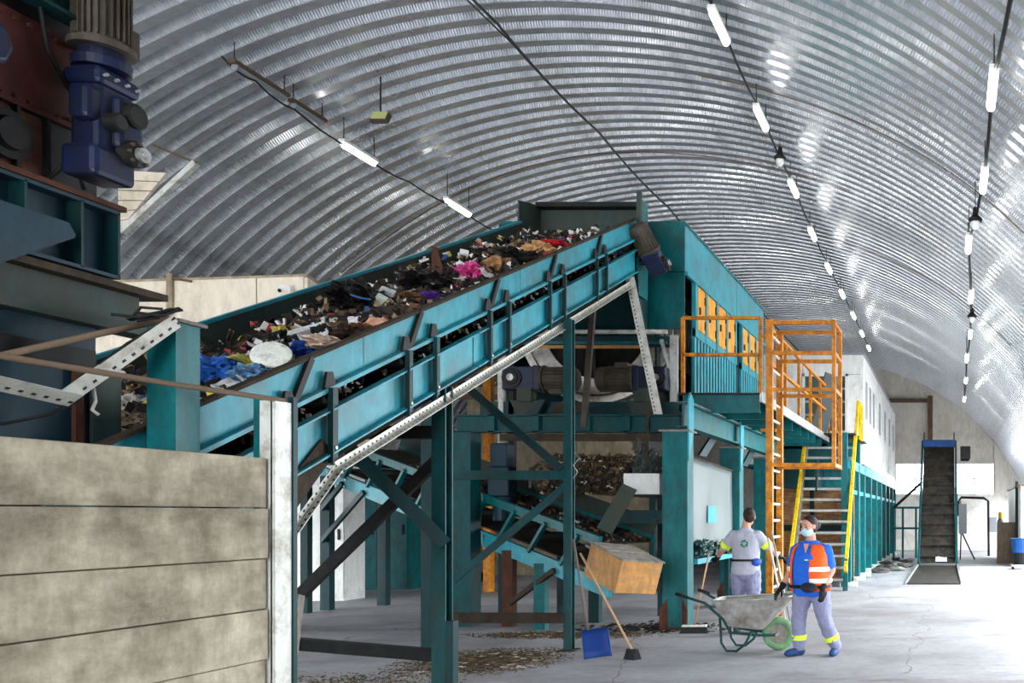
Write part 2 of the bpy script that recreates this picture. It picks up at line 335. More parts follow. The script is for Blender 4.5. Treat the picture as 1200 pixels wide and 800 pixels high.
def perf_angle(name, p, q, w, parent, up=(0, 0, 1), lab=None):      # perforated galvanised angle, own axes along the bar
    p, q = Vector(p), Vector(q); d, s, t = frame_of(q - p, Vector(up)); ln = (q - p).length; k = 0.004
    prof = [(0, 0), (w, 0), (w, k), (k, k), (k, w), (0, w)]
    vs = [(x, a, b) for x in (0, ln) for a, b in prof]; n = 6
    fs = [(i, (i + 1) % n, n + (i + 1) % n, n + i) for i in range(n)] + [tuple(range(n))[::-1], tuple(range(n, 2 * n))]
    me = bpy.data.meshes.new(name); me.from_pydata(vs, [], fs)
    bm = bmesh.new(); bm.from_mesh(me); bmesh.ops.recalc_face_normals(bm, faces=bm.faces); bm.to_mesh(me); bm.free()
    me.materials.append(MATS['perforated'])
    o = bpy.data.objects.new(name, me); COL.objects.link(o)
    rot = Matrix((d, s, t)).transposed().to_4x4()
    o.parent = parent; org = ORG[parent.name] if parent is not None else Vector((0, 0, 0))
    o.matrix_local = Matrix.Translation(p - org) @ rot
    ORG[o.name] = org
    return o
# ------------------------------------------------------------------ the hall
fm = MB(); fm.box((-16.5, YB - 0.5, -0.3), (4.4, YF + 0.5, 0)); struct(fm.build('floor', 'concrete_floor'))
gm = MB(); gm.box((4.4, -40, -0.5), (45, 80, -0.02)); gm.box((-30, YF + 0.5, -0.5), (4.4, 80, -0.02)); struct(gm.build('floor_apron', 'concrete_floor'))
def arch_mesh(name, phiR, PH):
    pitch = 0.335; st = 0.020 / R
    # section of one panel (y, r, crimp): sloped crimped web towards the camera, plain bottom flange, far web, valley
    prof = [(-0.068, 0.168, 0), (-0.062, 0.155, 1), (-0.006, 0.014, 1), (0.0, 0.0, 0), (0.150, 0.0, 0), (0.215, 0.168, 0), (0.28, 0.168, 0)]
    n = int((PH + phiR) / st); vs = []; fs = []; m = len(prof)
    for i in range(n + 1):
        ph = -PH + (PH + phiR) * i / n; c = 0.0055 if i % 2 else -0.0055
        s_, c_ = math.sin(ph), math.cos(ph)
        for (y, r, k) in prof:
            rr = R + r - 0.4 * c * k; vs.append((rr * s_, y - c * k, rr * c_))
    for i in range(n):
        for k in range(m - 1): a = i * m + k; fs.append((a, a + 1, a + m + 1, a + m))
    me = bpy.data.meshes.new(name); me.from_pydata(vs, [], fs); me.materials.append(MATS['galvanised_roof']); return me
ceil = sempty('ceiling', (XC, 0, ZC))
ARCH = {}
y = YB
while y < YF + 0.2:
    key = (next((hh for a, b, hh in RIGHT_OPENINGS if a < y + 0.17 < b), 0.0), next((hh for a, b, hh in LEFT_OPENINGS if a < y + 0.17 < b), 0.0))
    if key not in ARCH: ARCH[key] = arch_mesh('arch_panel', math.acos((key[0] - ZC) / R), math.acos((key[1] - ZC) / R))
    o = bpy.data.objects.new('arch_panel', ARCH[key]); COL.objects.link(o); o.parent = ceil; o.location = (0, y, 0)
    y += 0.335
def zarch(x): return ZC + math.sqrt(max(0, R * R - (x - XC) ** 2))
# frames of the unseen side openings added for daylight
for i, (a, b, hh) in enumerate(RIGHT_OPENINGS):
    d = sempty('door_%d' % (i + 1), (3.9, (a + b) / 2, 0))
    for yy in (a, b):
        m = MB(); m.box((3.7, yy - 0.12, 0), (4.2, yy + 0.12, hh)); m.build('jamb', 'teal_steel', d)
    xl = XC + math.sqrt(R * R - (hh - ZC) ** 2); m = MB(); m.box((xl - 0.08, a, hh - 0.05), (xl + 0.15, b, hh + 0.12)); m.build('lintel', 'teal_steel', d)
for i, (a, b, hh) in enumerate(LEFT_OPENINGS):
    d = sempty('door_%d' % (len(RIGHT_OPENINGS) + i + 1), (-15.2, (a + b) / 2, 0)); xl = XC - math.sqrt(R * R - (hh - ZC) ** 2)
    for yy in (a, b):
        m = MB(); m.box((-15.5, yy - 0.12, 0), (-15.0, yy + 0.12, hh)); m.build('jamb', 'teal_steel', d)
    m = MB(); m.box((xl - 0.15, a, hh - 0.05), (xl + 0.08, b, hh + 0.12)); m.build('lintel', 'teal_steel', d)
gl = MB(); gl.box((-45, -40, -0.5), (-16.5, 80, -0.02)); struct(gl.build('floor_apron', 'concrete_floor'))
# far gable wall in vertical panels, a window band cut out of it
WX0, WX1, WZ0, WZ1 = -2.5, 2.12, 2.6, 4.08
wf = sempty('wall_far', (XC, YF, 0))
xs = []; x = -15.2
while x < 4.1: xs.append(x); x += 1.0
for x in xs:
    x1 = min(x + 0.985, 4.15); parts = []
    def strip(xa, xb, za, top=True, zb=None):
        pts = [(xa, YF, za), (xb, YF, za)]
        if zb is None:
            k = 4; pts += [(xb + (xa - xb) * j / k, YF, max(za + 0.02, zarch(xb + (xa - xb) * j / k) + 0.06)) for j in range(k + 1)]
        else: pts += [(xb, YF, zb), (xa, YF, zb)]
        return pts
    if zarch((x + x1) / 2) > 2.7:
        lo = strip(x, x1, 2.575)
        if x1 > WX0 and x < WX1:
            if zarch(x) > WZ1 + 0.1 and zarch(x1) > WZ1 + 0.1:
                m = MB(); m.plate(strip(x, x1, WZ1), 0.08); m.build('wall_panel', 'far_wall', wf)
            if x < WX0: m = MB(); m.plate(strip(x, WX0, 2.575, zb=WZ1), 0.08); m.build('wall_panel', 'far_wall', wf)
            if x1 > WX1: m = MB(); m.plate(strip(WX1, x1, 2.575), 0.08); m.build('wall_panel', 'far_wall', wf)
        else:
            m = MB(); m.plate(lo, 0.08); m.build('wall_panel', 'far_wall', wf)
m = MB(); m.box((-15.5, YF - 0.06, 0), (4.2, YF + 0.1, 2.56)); m.build('plinth', 'plaster', wf)
m = MB(); m.plate([(XC + (R + .1) * math.sin(a), YF + 0.12, max(2.5, ZC + (R + .1) * math.cos(a))) for a in [math.radians(-68 + 136 * i / 40) for i in range(41) if XC + R * math.sin(math.radians(-68 + 136 * i / 40)) < WX0]] + [(WX0, YF + 0.12, 2.5)], 0.02)
m.plate([(WX0, YF + 0.12, WZ1)] + [(XC + (R + .1) * math.sin(a), YF + 0.12, ZC + (R + .1) * math.cos(a)) for a in [math.radians(-68 + 136 * i / 40) for i in range(41)] if WX0 <= XC + R * math.sin(a) < WX1] + [(WX1, YF + 0.12, WZ1)], 0.02)
m.plate([(WX1, YF + 0.12, 2.5), (WX1, YF + 0.12, 5.2), (2.8, YF + 0.12, 4.3), (3.6, YF + 0.12, 2.5)], 0.02); m.box((-3.6, YF + 0.13, WZ1 - 0.02), (-2.2, YF + 0.15, 8.4)); m.box((-3.6, YF + 0.13, 2.4), (-2.5, YF + 0.15, WZ1)); m.box((1.9, YF + 0.13, WZ1 - 0.02), (2.5, YF + 0.15, 4.7)); m.build('wall_backing', 'far_wall', wf)
bkw = sempty('wall_back', (XC, YB, 0))
def gable(xa, xb, z0):
    k = 16; xs2 = [xa + (xb - xa) * j / k for j in range(k + 1)]
    m = MB(); m.plate([(xa, YB, z0), (xb, YB, z0)] + [(q, YB, max(z0 + 0.01, zarch(q) + 0.06)) for q in xs2[::-1]], 0.1); m.build('wall_panel', 'cream_dull', bkw)
gable(-15.4, BACK[0], 0); gable(BACK[0], BACK[1], BACK[2]); gable(BACK[1], 4.2, 0)
w1 = sempty('window_1', (0, YF, WZ0))
m = MB(); m.box((WX0, YF - 0.08, WZ0 - 0.05), (WX1, YF + 0.08, WZ0 + 0.03)); m.box((WX0, YF - 0.08, WZ1 - 0.06), (WX1, YF + 0.08, WZ1 + 0.02)); m.build('window_frame', 'white', w1)
nx = 5
for i in range(nx):
    for j in range(2):
        xa = WX0 + (WX1 - WX0) * i / nx; xb = WX0 + (WX1 - WX0) * (i + 1) / nx; za = WZ0 + (WZ1 - WZ0) * j / 2; zb = za + (WZ1 - WZ0) / 2
        m = MB(); m.box((xa + 0.03, YF - 0.01, za + 0.03), (xb - 0.03, YF + 0.01, zb - 0.03)); p = m.build('pane', 'frosted_pane', w1)
for i in range(nx + 1):
    xa = WX0 + (WX1 - WX0) * i / nx; m = MB(); m.box((xa - 0.03, YF - 0.04, WZ0), (xa + 0.03, YF + 0.04, WZ1)); m.build('mullion', 'white', w1)
m = MB(); m.box((WX0, YF - 0.03, (WZ0 + WZ1) / 2 - 0.03), (WX1, YF + 0.03, (WZ0 + WZ1) / 2 + 0.03)); m.build('transom', 'white', w1)
m = MB(); m.box((-12.5, YF - 0.2, 6.9), (-0.88, YF - 0.05, 7.08)); struct(m.build('trim_1', 'brown_steel'))
m = MB(); m.box((-0.98, YF - 0.22, 2.7), (-0.76, YF - 0.05, 7.2)); struct(m.build('trim_2', 'brown_steel'))
# partition far behind the left machinery
wp = sempty('wall_partition', (-12, 24.6, 0)); x = -15.2
while x < -8.6:
    zt_ = min(5.4, zarch(x) - 0.1, zarch(x + 1) - 0.1)
    if zt_ > 0.5:
        m = MB(); m.box((x, 24.55, 0), (x + 0.98, 24.65, zt_)); m.build('wall_panel', 'cream_dull', wp)
    x += 1.0

# ------------------------------------------------------------------ concrete plank wall at the left
wl = sempty('wall_left', (-4.4, 5, 0))
HP = 0.3205
ztop = 2.01
for i in range(7):
    z1 = ztop - i * HP; z0 = max(0, z1 - HP + 0.006)
    dx = [0, 0.012, -0.004, 0.01, -0.006, 0.008, 0][i]
    m = MB(); m.box((-4.46 + dx, 2.2, z0), (-4.34 + dx, 5.70 + random.uniform(-.01, .01), z1)); m.build('plank', 'concrete_plank', wl, bevel=0.006)
sp = thing('channel_post', 'white and teal steel channel post at the end of the plank wall', 'post', (-4.4, 5.78, 0))
m = MB(); m.box((-4.40, 5.72, 0), (-4.32, 5.76, 2.38)); m.box((-4.33, 5.72, 0), (-4.30, 5.86, 2.38)); m.build('white_flange', 'galv_white', sp)
m = MB(); m.box((-4.47, 5.76, 0), (-4.34, 5.80, 2.40)); m.build('web', 'teal', sp)
m = MB(); m.box((-4.33, 5.865, 0), (-4.29, 5.90, 2.42)); m.box((-4.47, 5.80, 0), (-4.44, 5.9, 2.42)); m.build('teal_flange', 'teal_dark', sp)
rl = MB(); rl.tube([(-4.32, 2.2, 2.385), (-4.31, 3.6, 2.37), (-4.31, 5.0, 2.375), (-4.31, 5.8, 2.39)], 0.016, 8)
tag(rl.build('handrail_pipe', 'rope', loc=(-4.31, 4, 2.37), smooth=True), 'thin rusty pipe running above the concrete plank wall to the channel post', 'pipe')
m = MB(); m.bar((-4.42, 5.9, 0.0), (-4.47, 6.15, 1.1), 0.05, 0.09); tag(m.build('leaning_plank', 'dust', loc=(-4.42, 5.9, 0)), 'narrow grey board leaning behind the white channel post', 'board')

# ------------------------------------------------------------------ main inclined conveyor
XN, XF = -4.75, -6.35
SL = 0.478
def zt(y): return 2.37 + SL * (y - 5.72)
cv = thing('inclined_conveyor', 'long teal inclined belt conveyor carrying rubbish up to the drum housing', 'conveyor', (-5.5, 9, 0))
def side_plate(mb, x, ya, yb, o0, o1, t=0.02):
    mb.plate([(x, ya, zt(ya) + o0), (x, yb, zt(yb) + o0), (x, yb, zt(yb) + o1), (x, ya, zt(ya) + o1)], t); return mb
def slope_bar(mb, x, ya, yb, o, w, h):
    mb.bar((x, ya, zt(ya) + o), (x, yb, zt(yb) + o), w, h); return mb
Y0, Y1 = 4.7, 13.62
for a, b in ((Y0, 7.25), (7.26, 9.9), (9.91, Y1)):
    side_plate(MB(), XN, a, b, -0.28, 0.0).build('skirt_board', 'teal_lit', cv)
for a, b in ((Y0, 8.3), (8.31, 13.3)):
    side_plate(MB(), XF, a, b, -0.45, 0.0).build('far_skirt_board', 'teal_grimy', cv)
slope_bar(MB(), XN, Y0, Y1, 0.006, 0.06, 0.025).build('skirt_edge', 'grime', cv)
slope_bar(MB(), XF, Y0, 13.3, 0.0, 0.04, 0.03).build('far_skirt_edge', 'teal_lit', cv)
slope_bar(MB(), XN + 0.03, Y0, Y1, -0.285, 0.06, 0.03).build('skirt_flange', 'teal_lit', cv)
m = MB(); yy = [Y0, Y1]
m.plate([(XN - 0.02, Y0, zt(Y0) - 0.24), (XN - 0.02, Y1, zt(Y1) - 0.24), (XN - 0.45, Y1, zt(Y1) - 0.34), (XN - 0.45, Y0, zt(Y0) - 0.34)], 0.015)
m.plate([(XN - 0.45, Y0, zt(Y0) - 0.34), (XN - 0.45, Y1, zt(Y1) - 0.34), (XF + 0.45, Y1, zt(Y1) - 0.34), (XF + 0.45, Y0, zt(Y0) - 0.34)], 0.015)
m.plate([(XF + 0.45, Y0, zt(Y0) - 0.34), (XF + 0.45, Y1, zt(Y1) - 0.34), (XF + 0.02, Y1, zt(Y1) - 0.24), (XF + 0.02, Y0, zt(Y0) - 0.24)], 0.015)
m.build('belt', 'rubber', cv)
m = MB(); m.plate([(XN - 0.06, Y0, zt(Y0) - 0.62), (XN - 0.06, Y1, zt(Y1) - 0.62), (XF + 0.06, Y1, zt(Y1) - 0.62), (XF + 0.06, Y0, zt(Y0) - 0.62)], 0.02); m.build('return_belt', 'rubber', cv)
for a, b in ((5.9, 8.9), (8.92, 13.5)):
    m = MB(); side_plate(m, XN + 0.01, a, b, -0.78, -0.44, 0.016); slope_bar(m, XN + 0.04, a, b, -0.445, 0.07, 0.014); slope_bar(m, XN + 0.04, a, b, -0.775, 0.07, 0.014)
    m.build('side_channel', 'teal_lit', cv)
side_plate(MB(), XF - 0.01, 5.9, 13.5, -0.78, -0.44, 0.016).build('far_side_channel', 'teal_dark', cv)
side_plate(MB(), XN - 0.05, 6.86, 13.3, -0.89, -0.79, 0.014).build('dust_plate', 'grime', cv)
m = MB(); m.plate([(XN + 0.02, 6.86, zt(6.86) - 0.80), (XN + 0.02, 13.3, zt(13.3) - 0.80), (XF, 13.3, zt(13.3) - 0.80), (XF, 6.86, zt(6.86) - 0.80)], 0.012); m.build('dust_tray', 'grime', cv)
# lower, steeper tail
m = MB(); m.plate([(XN + 0.01, 5.9, zt(5.9) - 0.78), (XN + 0.01, 6.9, zt(6.9) - 0.78), (XN + 0.01, 6.44, 1.72), (XN + 0.01, 5.9, 1.15)], 0.016); m.build('tail_panel', 'teal', cv)
m = MB(); m.plate([(XN + 0.03, 6.40, 1.62), (XN + 0.03, 6.88, 2.12), (XN + 0.03, 6.74, 2.22), (XN + 0.03, 6.22, 1.72)], 0.016)
m.plate([(XN + 0.03, 6.40, 1.62), (XN + 0.03, 6.22, 1.72), (XN + 0.03, 5.9, 1.28), (XN + 0.03, 6.0, 1.14)], 0.016)
m.plate([(XN + 0.03, 6.40, 1.62), (XN + 0.03, 6.88, 2.12), (XF, 6.88, 2.12), (XF, 6.40, 1.62)], 0.012); m.build('tail_guard', 'grime', cv)
perf_angle('perforated_angle', (XN + 0.05, 6.88, zt(6.88) - 0.93), (XN + 0.05, 13.25, zt(13.25) - 0.93), 0.065, cv)
perf_angle('perforated_angle', (XN + 0.05, 6.0, 1.10), (XN + 0.05, 6.88, zt(6.88) - 0.93), 0.05, cv)
for k, u in enumerate((343, 391, 480, 512, 575, 597, 645, 662, 700, 711)):
    yv = -(XN + 0.06) * F / (CU - u); ww = 0.05
    m = MB(); m.plate([(XN + 0.055, yv - ww, zt(yv) - 0.29), (XN + 0.055, yv + ww, zt(yv) - 0.27), (XN + 0.055, yv + ww, zt(yv) - 0.80), (XN + 0.055, yv - ww, zt(yv) - 0.86)], 0.012)
    m.plate([(XN + 0.055, yv - ww, zt(yv) - 0.29), (XN + 0.095, yv - ww, zt(yv) - 0.29), (XN + 0.095, yv - ww, zt(yv) - 0.86), (XN + 0.055, yv - ww, zt(yv) - 0.86)], 0.012)
    o = m.build('idler_bracket', 'teal_dark', cv)
    b = MB(); b.cyl((XN + 0.06, yv, zt(yv) - 0.74), (XN + 0.085, yv, zt(yv) - 0.74), 0.014, n=6); b.build('bolt', 'galv', o)
    # roller end plate under the skirt
    m = MB(); m.plate([(XN + 0.045, yv - 0.10, zt(yv) - 0.36), (XN + 0.045, yv + 0.05, zt(yv) - 0.29), (XN + 0.045, yv + 0.0, zt(yv) - 0.16), (XN + 0.045, yv - 0.06, zt(yv) - 0.17)], 0.02); m.build('roller_plate', 'black_steel', cv)
    m = MB(); m.cyl((XN - 0.02, yv, zt(yv) - 0.40), (XF + 0.05, yv, zt(yv) - 0.40), 0.05, n=10); m.build('idler_roller', 'black_steel', cv, smooth=True)
    if k % 2 == 0:
        m = MB(); m.bar((XN + 0.035, yv + 0.03, zt(yv) - 0.27), (XN + 0.02, yv + 0.24, zt(yv + 0.24) + 0.0), 0.03, 0.05); m.build('skirt_strut', 'black_steel', cv)
# dirt lying on the lower flange, seen in the gap
m = MB(); random.seed(5)
for i in range(500):
    y_ = random.uniform(6.2, 13.2); c = Vector((XN - random.uniform(0.0, 0.35), y_, zt(y_) - random.uniform(0.36, 0.46))); s_ = random.uniform(0.01, 0.035)
    m.obox(c, (s_, s_ * 1.6, s_ * 0.6), Matrix.Rotation(random.random() * 3, 3, 'Z') @ Matrix.Rotation(random.random() * 2, 3, 'X'))
m.build('trapped_litter', 'flakes', cv, kind='stuff')
# head box and drum
hb = MB(); hb.box((-6.37, 13.98, 5.25), (-4.74, 14.02, 6.47)); hb.build('head_back_plate', 'teal_grimy', cv)
m = MB(); m.box((-6.37, 13.80, 6.40), (-4.74, 14.02, 6.47)); m.build('head_lip', 'black_steel', cv)
m = MB(); m.plate([(-6.38, 13.28, 5.75), (-6.38, 14.0, 5.3), (-6.38, 14.0, 6.47), (-6.38, 13.28, 6.31)], 0.025); m.build('head_wing', 'teal_grimy', cv)
m = MB(); m.box((-4.75, 13.62, 5.0), (-4.72, 14.05, 6.5)); m.build('head_side_plate', 'teal', cv)
m = MB(); m.box((-4.74, 13.6, 5.9), (-4.68, 13.66, 6.56)); m.build('head_post', 'teal_grimy', cv)
m = MB(); m.cyl((XN - 0.03, 13.55, zt(13.55) - 0.52), (XF + 0.03, 13.55, zt(13.55) - 0.52), 0.24, n=24); m.build('head_drum', 'rubber', cv, smooth=True)
m = MB(); m.plate([(-4.8, 13.7, 5.2), (-6.3, 13.7, 5.2), (-6.1, 14.5, 4.5), (-5.0, 14.5, 4.5)], 0.02); m.plate([(-4.78, 13.3, 5.15), (-4.78, 14.2, 5.6), (-4.9, 14.55, 4.6), (-4.8, 13.9, 4.62)], 0.02); m.build('discharge_chute', 'teal_dark', cv)
def bolts(parent, pts, axis, r=0.016, l=0.02, mat='galv'):
    for p in pts:
        m = MB(); p = Vector(p); m.cyl(p, p + Vector(axis) * l, r, n=6); m.build('bolt', mat, parent)
def gearmotor(parent, c, ax, side, glen, gh, gw, mlen, mr, paint='blue_paint', gname='gearbox'):
    """gearbox centred on c, long axis ax, output flange on 'side', motor continuing along ax"""
    c = Vector(c); ax = Vector(ax).normalized(); sd = Vector(side).normalized(); up = ax.cross(sd)
    rot = Matrix((ax, sd, up)).transposed()
    m = MB(); m.obox(c, (glen, gw, gh), rot); m.obox(c + ax * glen * 0.42, (glen * 0.2, gw * 1.08, gh * 1.08), rot)
    g = m.build(gname, paint, parent, bevel=0.02)
    m = MB(); m.lathe(c - ax * glen * 0.22 + sd * gw * 0.5, sd, [(-0.01, gh * 0.42), (0.03, gh * 0.42), (0.03, gh * 0.30), (0.05, gh * 0.28), (0.05, 0.001)], 20); m.build('flange', 'black_steel', g)
    m = MB(); m.lathe(c - ax * glen * 0.22 + sd * (gw * 0.5 + 0.05), sd, [(0, gh * 0.16), (0.03, gh * 0.15), (0.035, 0.001)], 16); m.build('shaft_cap', 'galv', g)
    p0 = c + ax * glen * 0.52
    m = MB(); m.lathe(p0, ax, [(0, mr * 1.25), (0.03, mr * 1.25), (0.03, mr), (mlen * 0.72, mr), (mlen * 0.72, mr * 0.8), (mlen * 0.75, 0.001)], 20); mo = m.build('motor', 'motor_grey', parent)
    m = MB()
    for i in range(20):
        a = 2 * PI * i / 20; r_ = sd * math.cos(a) + up * math.sin(a); t_ = ax.cross(r_)
        m.obox(p0 + ax * mlen * 0.38 + r_ * mr * 1.06, (mlen * 0.62, 0.012, mr * 0.16), Matrix((ax, t_, r_)).transposed())
    m.build('cooling_fins', 'motor_grey', mo)
    m = MB(); m.lathe(p0 + ax * mlen * 0.72, ax, [(0, mr * 1.12), (mlen * 0.22, mr * 1.1), (mlen * 0.28, mr * 0.92), (mlen * 0.28, 0.001)], 20); m.build('fan_cover', 'motor_grey', mo, smooth=False)
    m = MB(); m.obox(p0 + ax * mlen * 0.35 + up * mr * 1.15, (mlen * 0.35, mr * 0.8, mr * 0.5), rot); m.build('terminal_box', 'motor_grey', mo, bevel=0.01)
    return g
# drive on the conveyor head: gearbox low, motor tilted up towards the camera
gearmotor(cv, (-4.50, 13.72, zt(13.6) - 0.62), (-0.25, -0.45, 0.62), (1, 0, 0.35), 0.34, 0.30, 0.26, 0.42, 0.15)
m = MB(); m.cyl((-4.8, 13.72, zt(13.6) - 0.62), (-4.45, 13.72, zt(13.6) - 0.62), 0.05, n=12); m.build('drive_shaft', 'black_steel', cv)
# legs and frames: near line x=-4.68, far line x=-6.3
def Hpost(name, x, y, z0, z1, w=0.14, mat='teal_dark', par=None):
    m = MB(); t = 0.016
    m.ibeam((x, y, z0), (x, y, z1), w, w, t, up=(0, 1, 0)); return m.build(name, mat, par)
for (x, y, z1, w) in ((-4.75, 8.4, zt(8.4) - 0.80, 0.13), (-6.25, 8.4, zt(8.4) - 0.8, 0.13), (-4.62, 10.9, zt(10.9) - 0.82, 0.10), (-6.3, 10.85, zt(10.85) - 0.8, 0.12)):
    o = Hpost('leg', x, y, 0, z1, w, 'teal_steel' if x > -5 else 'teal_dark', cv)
    m = MB(); m.box((x - w, y - w, 0), (x + w, y + w, 0.018)); m.build('base_plate', 'grime', o)
m = MB(); m.box((-4.68, 8.33, 0), (-4.61, 8.42, 0.66)); m.build('leg_splice', 'teal_dark', cv)
def brace(p, q, w=0.09, mat='black_steel', name='brace'):
    m = MB(); p, q = Vector(p), Vector(q); d = (q - p).normalized()
    m.chan(p, q, 0.05, w, 0.01, up=(0, 1, 0.001)); return m.build(name, mat, cv)
def xbeam(y, xa, xb, z, h, mat, name='cross_beam'):
    m = MB(); m.bar((xa, y, z), (xb, y, z), 0.1, h); return m.build(name, mat, cv)
m = MB(); m.bar((-6.22, 8.55, 0.42), (-4.75, 8.40, 0.33), 0.1, 0.11); m.build('cross_beam', 'black_steel', cv)
xbeam(8.4, -6.2, -4.75, 2.42, 0.12, 'black_steel')
m = MB(); m.bar((-6.3, 8.45, 0.72), (-4.75, 8.42, 2.22), 0.06, 0.10); m.build('brace', 'black_steel', cv)
m = MB(); m.bar((-5.35, 7.9, 2.30), (-4.68, 8.33, 1.38), 0.07, 0.12); m.build('brace', 'teal_dark', cv)
xbeam(10.87, -6.25, -4.66, 0.40, 0.12, 'grime'); xbeam(10.87, -6.25, -4.66, 2.13, 0.11, 'teal_steel')
m = MB(); m.bar((-6.15, 10.9, 0.75), (-4.66, 10.9, 2.0), 0.05, 0.08); m.build('brace', 'teal_steel', cv)
m = MB(); m.bar((-6.0, 10.82, 3.35), (-4.68, 10.82, 2.2), 0.05, 0.09); m.build('brace', 'teal_dark', cv)
perf_angle('hanging_angle', W(733, 326, 13.2), W(770, 505, 13.3), 0.13, cv, up=(0, 1, 0))
m = MB(); m.bar(W(696, 345, 13.1), W(684, 500, 13.2), 0.08, 0.06); m.build('hanging_bar', 'motor_grey', cv)
# wires on the tall leg
m = MB(); m.tube([W(673, 530, 10.8), W(679, 536, 10.78), W(672, 545, 10.78), W(677, 553, 10.78), W(672, 560, 10.8)], 0.006, 5); m.build('tie_wire', 'galv', cv)

# ------------------------------------------------------------------ rubbish on the belt
def on_belt(u, v, lift=0.12):
    a = (CV - v) / F - SL; b = 2.37 - SL * 5.72 - lift - CZ
    y = b / a; return Vector(((u - CU) * y / F, y, zt(y) - lift))
m = MB(); nx_, ny_ = 22, 190; vs = []; fs = []
for j in range(ny_ + 1):
    y_ = 5.0 + (13.3 - 5.0) * j / ny_
    for i in range(nx_ + 1):
        x_ = XF + 0.03 + (XN - XF - 0.06) * i / nx_; e = min(i, nx_ - i) / nx_ * 2
        h = -0.24 + 0.10 * min(1, e * 1.6) + 0.13 * noise.noise(Vector((x_ * 3, y_ * 3, 2))) + 0.09 * noise.noise(Vector((x_ * 8, y_ * 8, 5)))
        vs.append((x_, y_, zt(y_) + h))
for j in range(ny_):
    for i in range(nx_): a = j * (nx_ + 1) + i; fs.append((a, a + 1, a + nx_ + 2, a + nx_ + 1))
m.add(vs, fs); tag(m.build('shredded_rubbish', 'waste_bed', loc=(-5.5, 9, 4)), 'dark loose shredded rubbish covering the inclined belt', 'rubbish', kind='stuff')
WM = {}
def wmat(c, rough=0.5):
    k = 'waste_%d_%d_%d' % c
    if k not in MATS: M(k, c, rough, var=0.22, scale=14, dirt=tuple(int(x * 0.45 + 18) for x in c), damt=0.3, dscale=9)
    return k
def crumple(c, r, seed, sq=(1, 1, 0.7), amp=0.5, sub=4):
    bm = bmesh.new(); bmesh.ops.create_icosphere(bm, subdivisions=sub, radius=1.0); m = MB()
    for v in bm.verts:
        n = v.co.normalized(); q = n * 2.1 + Vector((seed * 3.7, seed * 1.3, seed))
        f = 1 + amp * noise.noise(q) - amp * 1.1 * abs(noise.noise(q * 2.3)) + amp * 0.3 - amp * 0.7 * abs(noise.noise(q * 5.1))
        v.co = Vector((n.x * sq[0], n.y * sq[1], n.z * sq[2])) * (r * f)
    m.add([v.co + Vector(c) for v in bm.verts], [tuple(v.index for v in f.verts) for f in bm.faces]); bm.free(); return m
def sheet(c, w, l, seed, rot, bend=0.4):
    n = 8; vs = []; fs = []; c = Vector(c)
    for j in range(n + 1):
        for i in range(n + 1):
            x = (i / n - 0.5) * w; y_ = (j / n - 0.5) * l
            z = bend * 0.5 * w * noise.noise(Vector((x / w * 2 + seed, y_ / l * 2, seed))) + bend * 0.2 * w * noise.noise(Vector((x / w * 6, y_ / l * 6 + seed, 3)))
            vs.append(c + rot @ Vector((x, y_, z)))
    for j in range(n):
        for i in range(n): a = j * (n + 1) + i; fs.append((a, a + 1, a + n + 2, a + n + 1))
    m = MB(); m.add(vs, fs); return m
def E(a, b, c): return (Matrix.Rotation(c, 3, 'Z') @ Matrix.Rotation(b, 3, 'Y') @ Matrix.Rotation(a, 3, 'X'))
GW = 'rubbish pieces on the inclined belt'
def bag(u, v, r, col, lab, seed, sq=(1, 1, 0.7), name='plastic_bag', cat='bag', lift=0.1, rough=0.35):
    p = on_belt(u, v, lift); tag(crumple(p, r, seed, sq).build(name, wmat(col, rough), loc=p, smooth=False), lab, cat, GW)
def scrap(u, v, w, l, col, lab, seed, rot, name='rubbish_scrap', cat='scrap', lift=0.06, bend=0.5):
    p = on_belt(u, v, lift); o = sheet(p, w, l, seed, rot, bend).build(name, wmat(col, 0.6), loc=p); s = o.modifiers.new('solid', 'SOLIDIFY'); s.thickness = 0.008; tag(o, lab, cat, GW)
def carton(u, v, sz, col, lab, rot, name='carton', cat='carton', lift=0.08):
    p = on_belt(u, v, lift); m = MB(); m.obox(p, sz, rot); tag(m.build(name, wmat(col, 0.6), loc=p, bevel=0.006), lab, cat, GW)
bag(257, 437, 0.16, (44, 102, 190), 'big crumpled bright blue plastic bag beside the teal column', 1, (1.1, 1.3, 0.75))
bag(298, 440, 0.12, (98, 140, 180), 'pale blue translucent bag just above the big blue bag', 2, (1.1, 1.4, 0.7))
bag(297, 427, 0.11, (206, 194, 96), 'yellow translucent bag below the cream disc', 3, (1.3, 1.9, 0.6))
bag(282, 432, 0.07, (170, 190, 120), 'small greenish yellow bag beside the yellow bag', 33, (1, 1.4, 0.6))
p = on_belt(318, 416, 0.0); rt = E(0.9, 0.35, 0.2)
m = MB(); m.lathe(p, rt @ Vector((0, 0, 1)), [(-0.012, 0.12), (0.0, 0.132), (0.012, 0.128), (0.018, 0.10), (0.018, 0.001)], 26); tag(m.build('plastic_disc', wmat((236, 234, 222), 0.4), loc=p, smooth=False), 'round cream white plastic disc on top of the yellow bag', 'disc', GW)
scrap(266, 452, 0.1, 0.2, (222, 222, 220), 'white paper scrap beside the blue bag', 4, E(0.5, 0.6, 0.4))
scrap(286, 446, 0.09, 0.22, (200, 200, 206), 'grey white plastic strip between the blue bags', 5, E(0.3, 0.8, 1.0))
bag(352, 411, 0.08, (28, 66, 150), 'small dark blue bag right of the cream disc', 6, (1.1, 1.3, 0.8))
bag(384, 404, 0.12, (222, 196, 176), 'pinkish beige cloth bundle at the belt edge', 7, (1.2, 1.7, 0.5), 'cloth_bundle', 'cloth', rough=0.8)
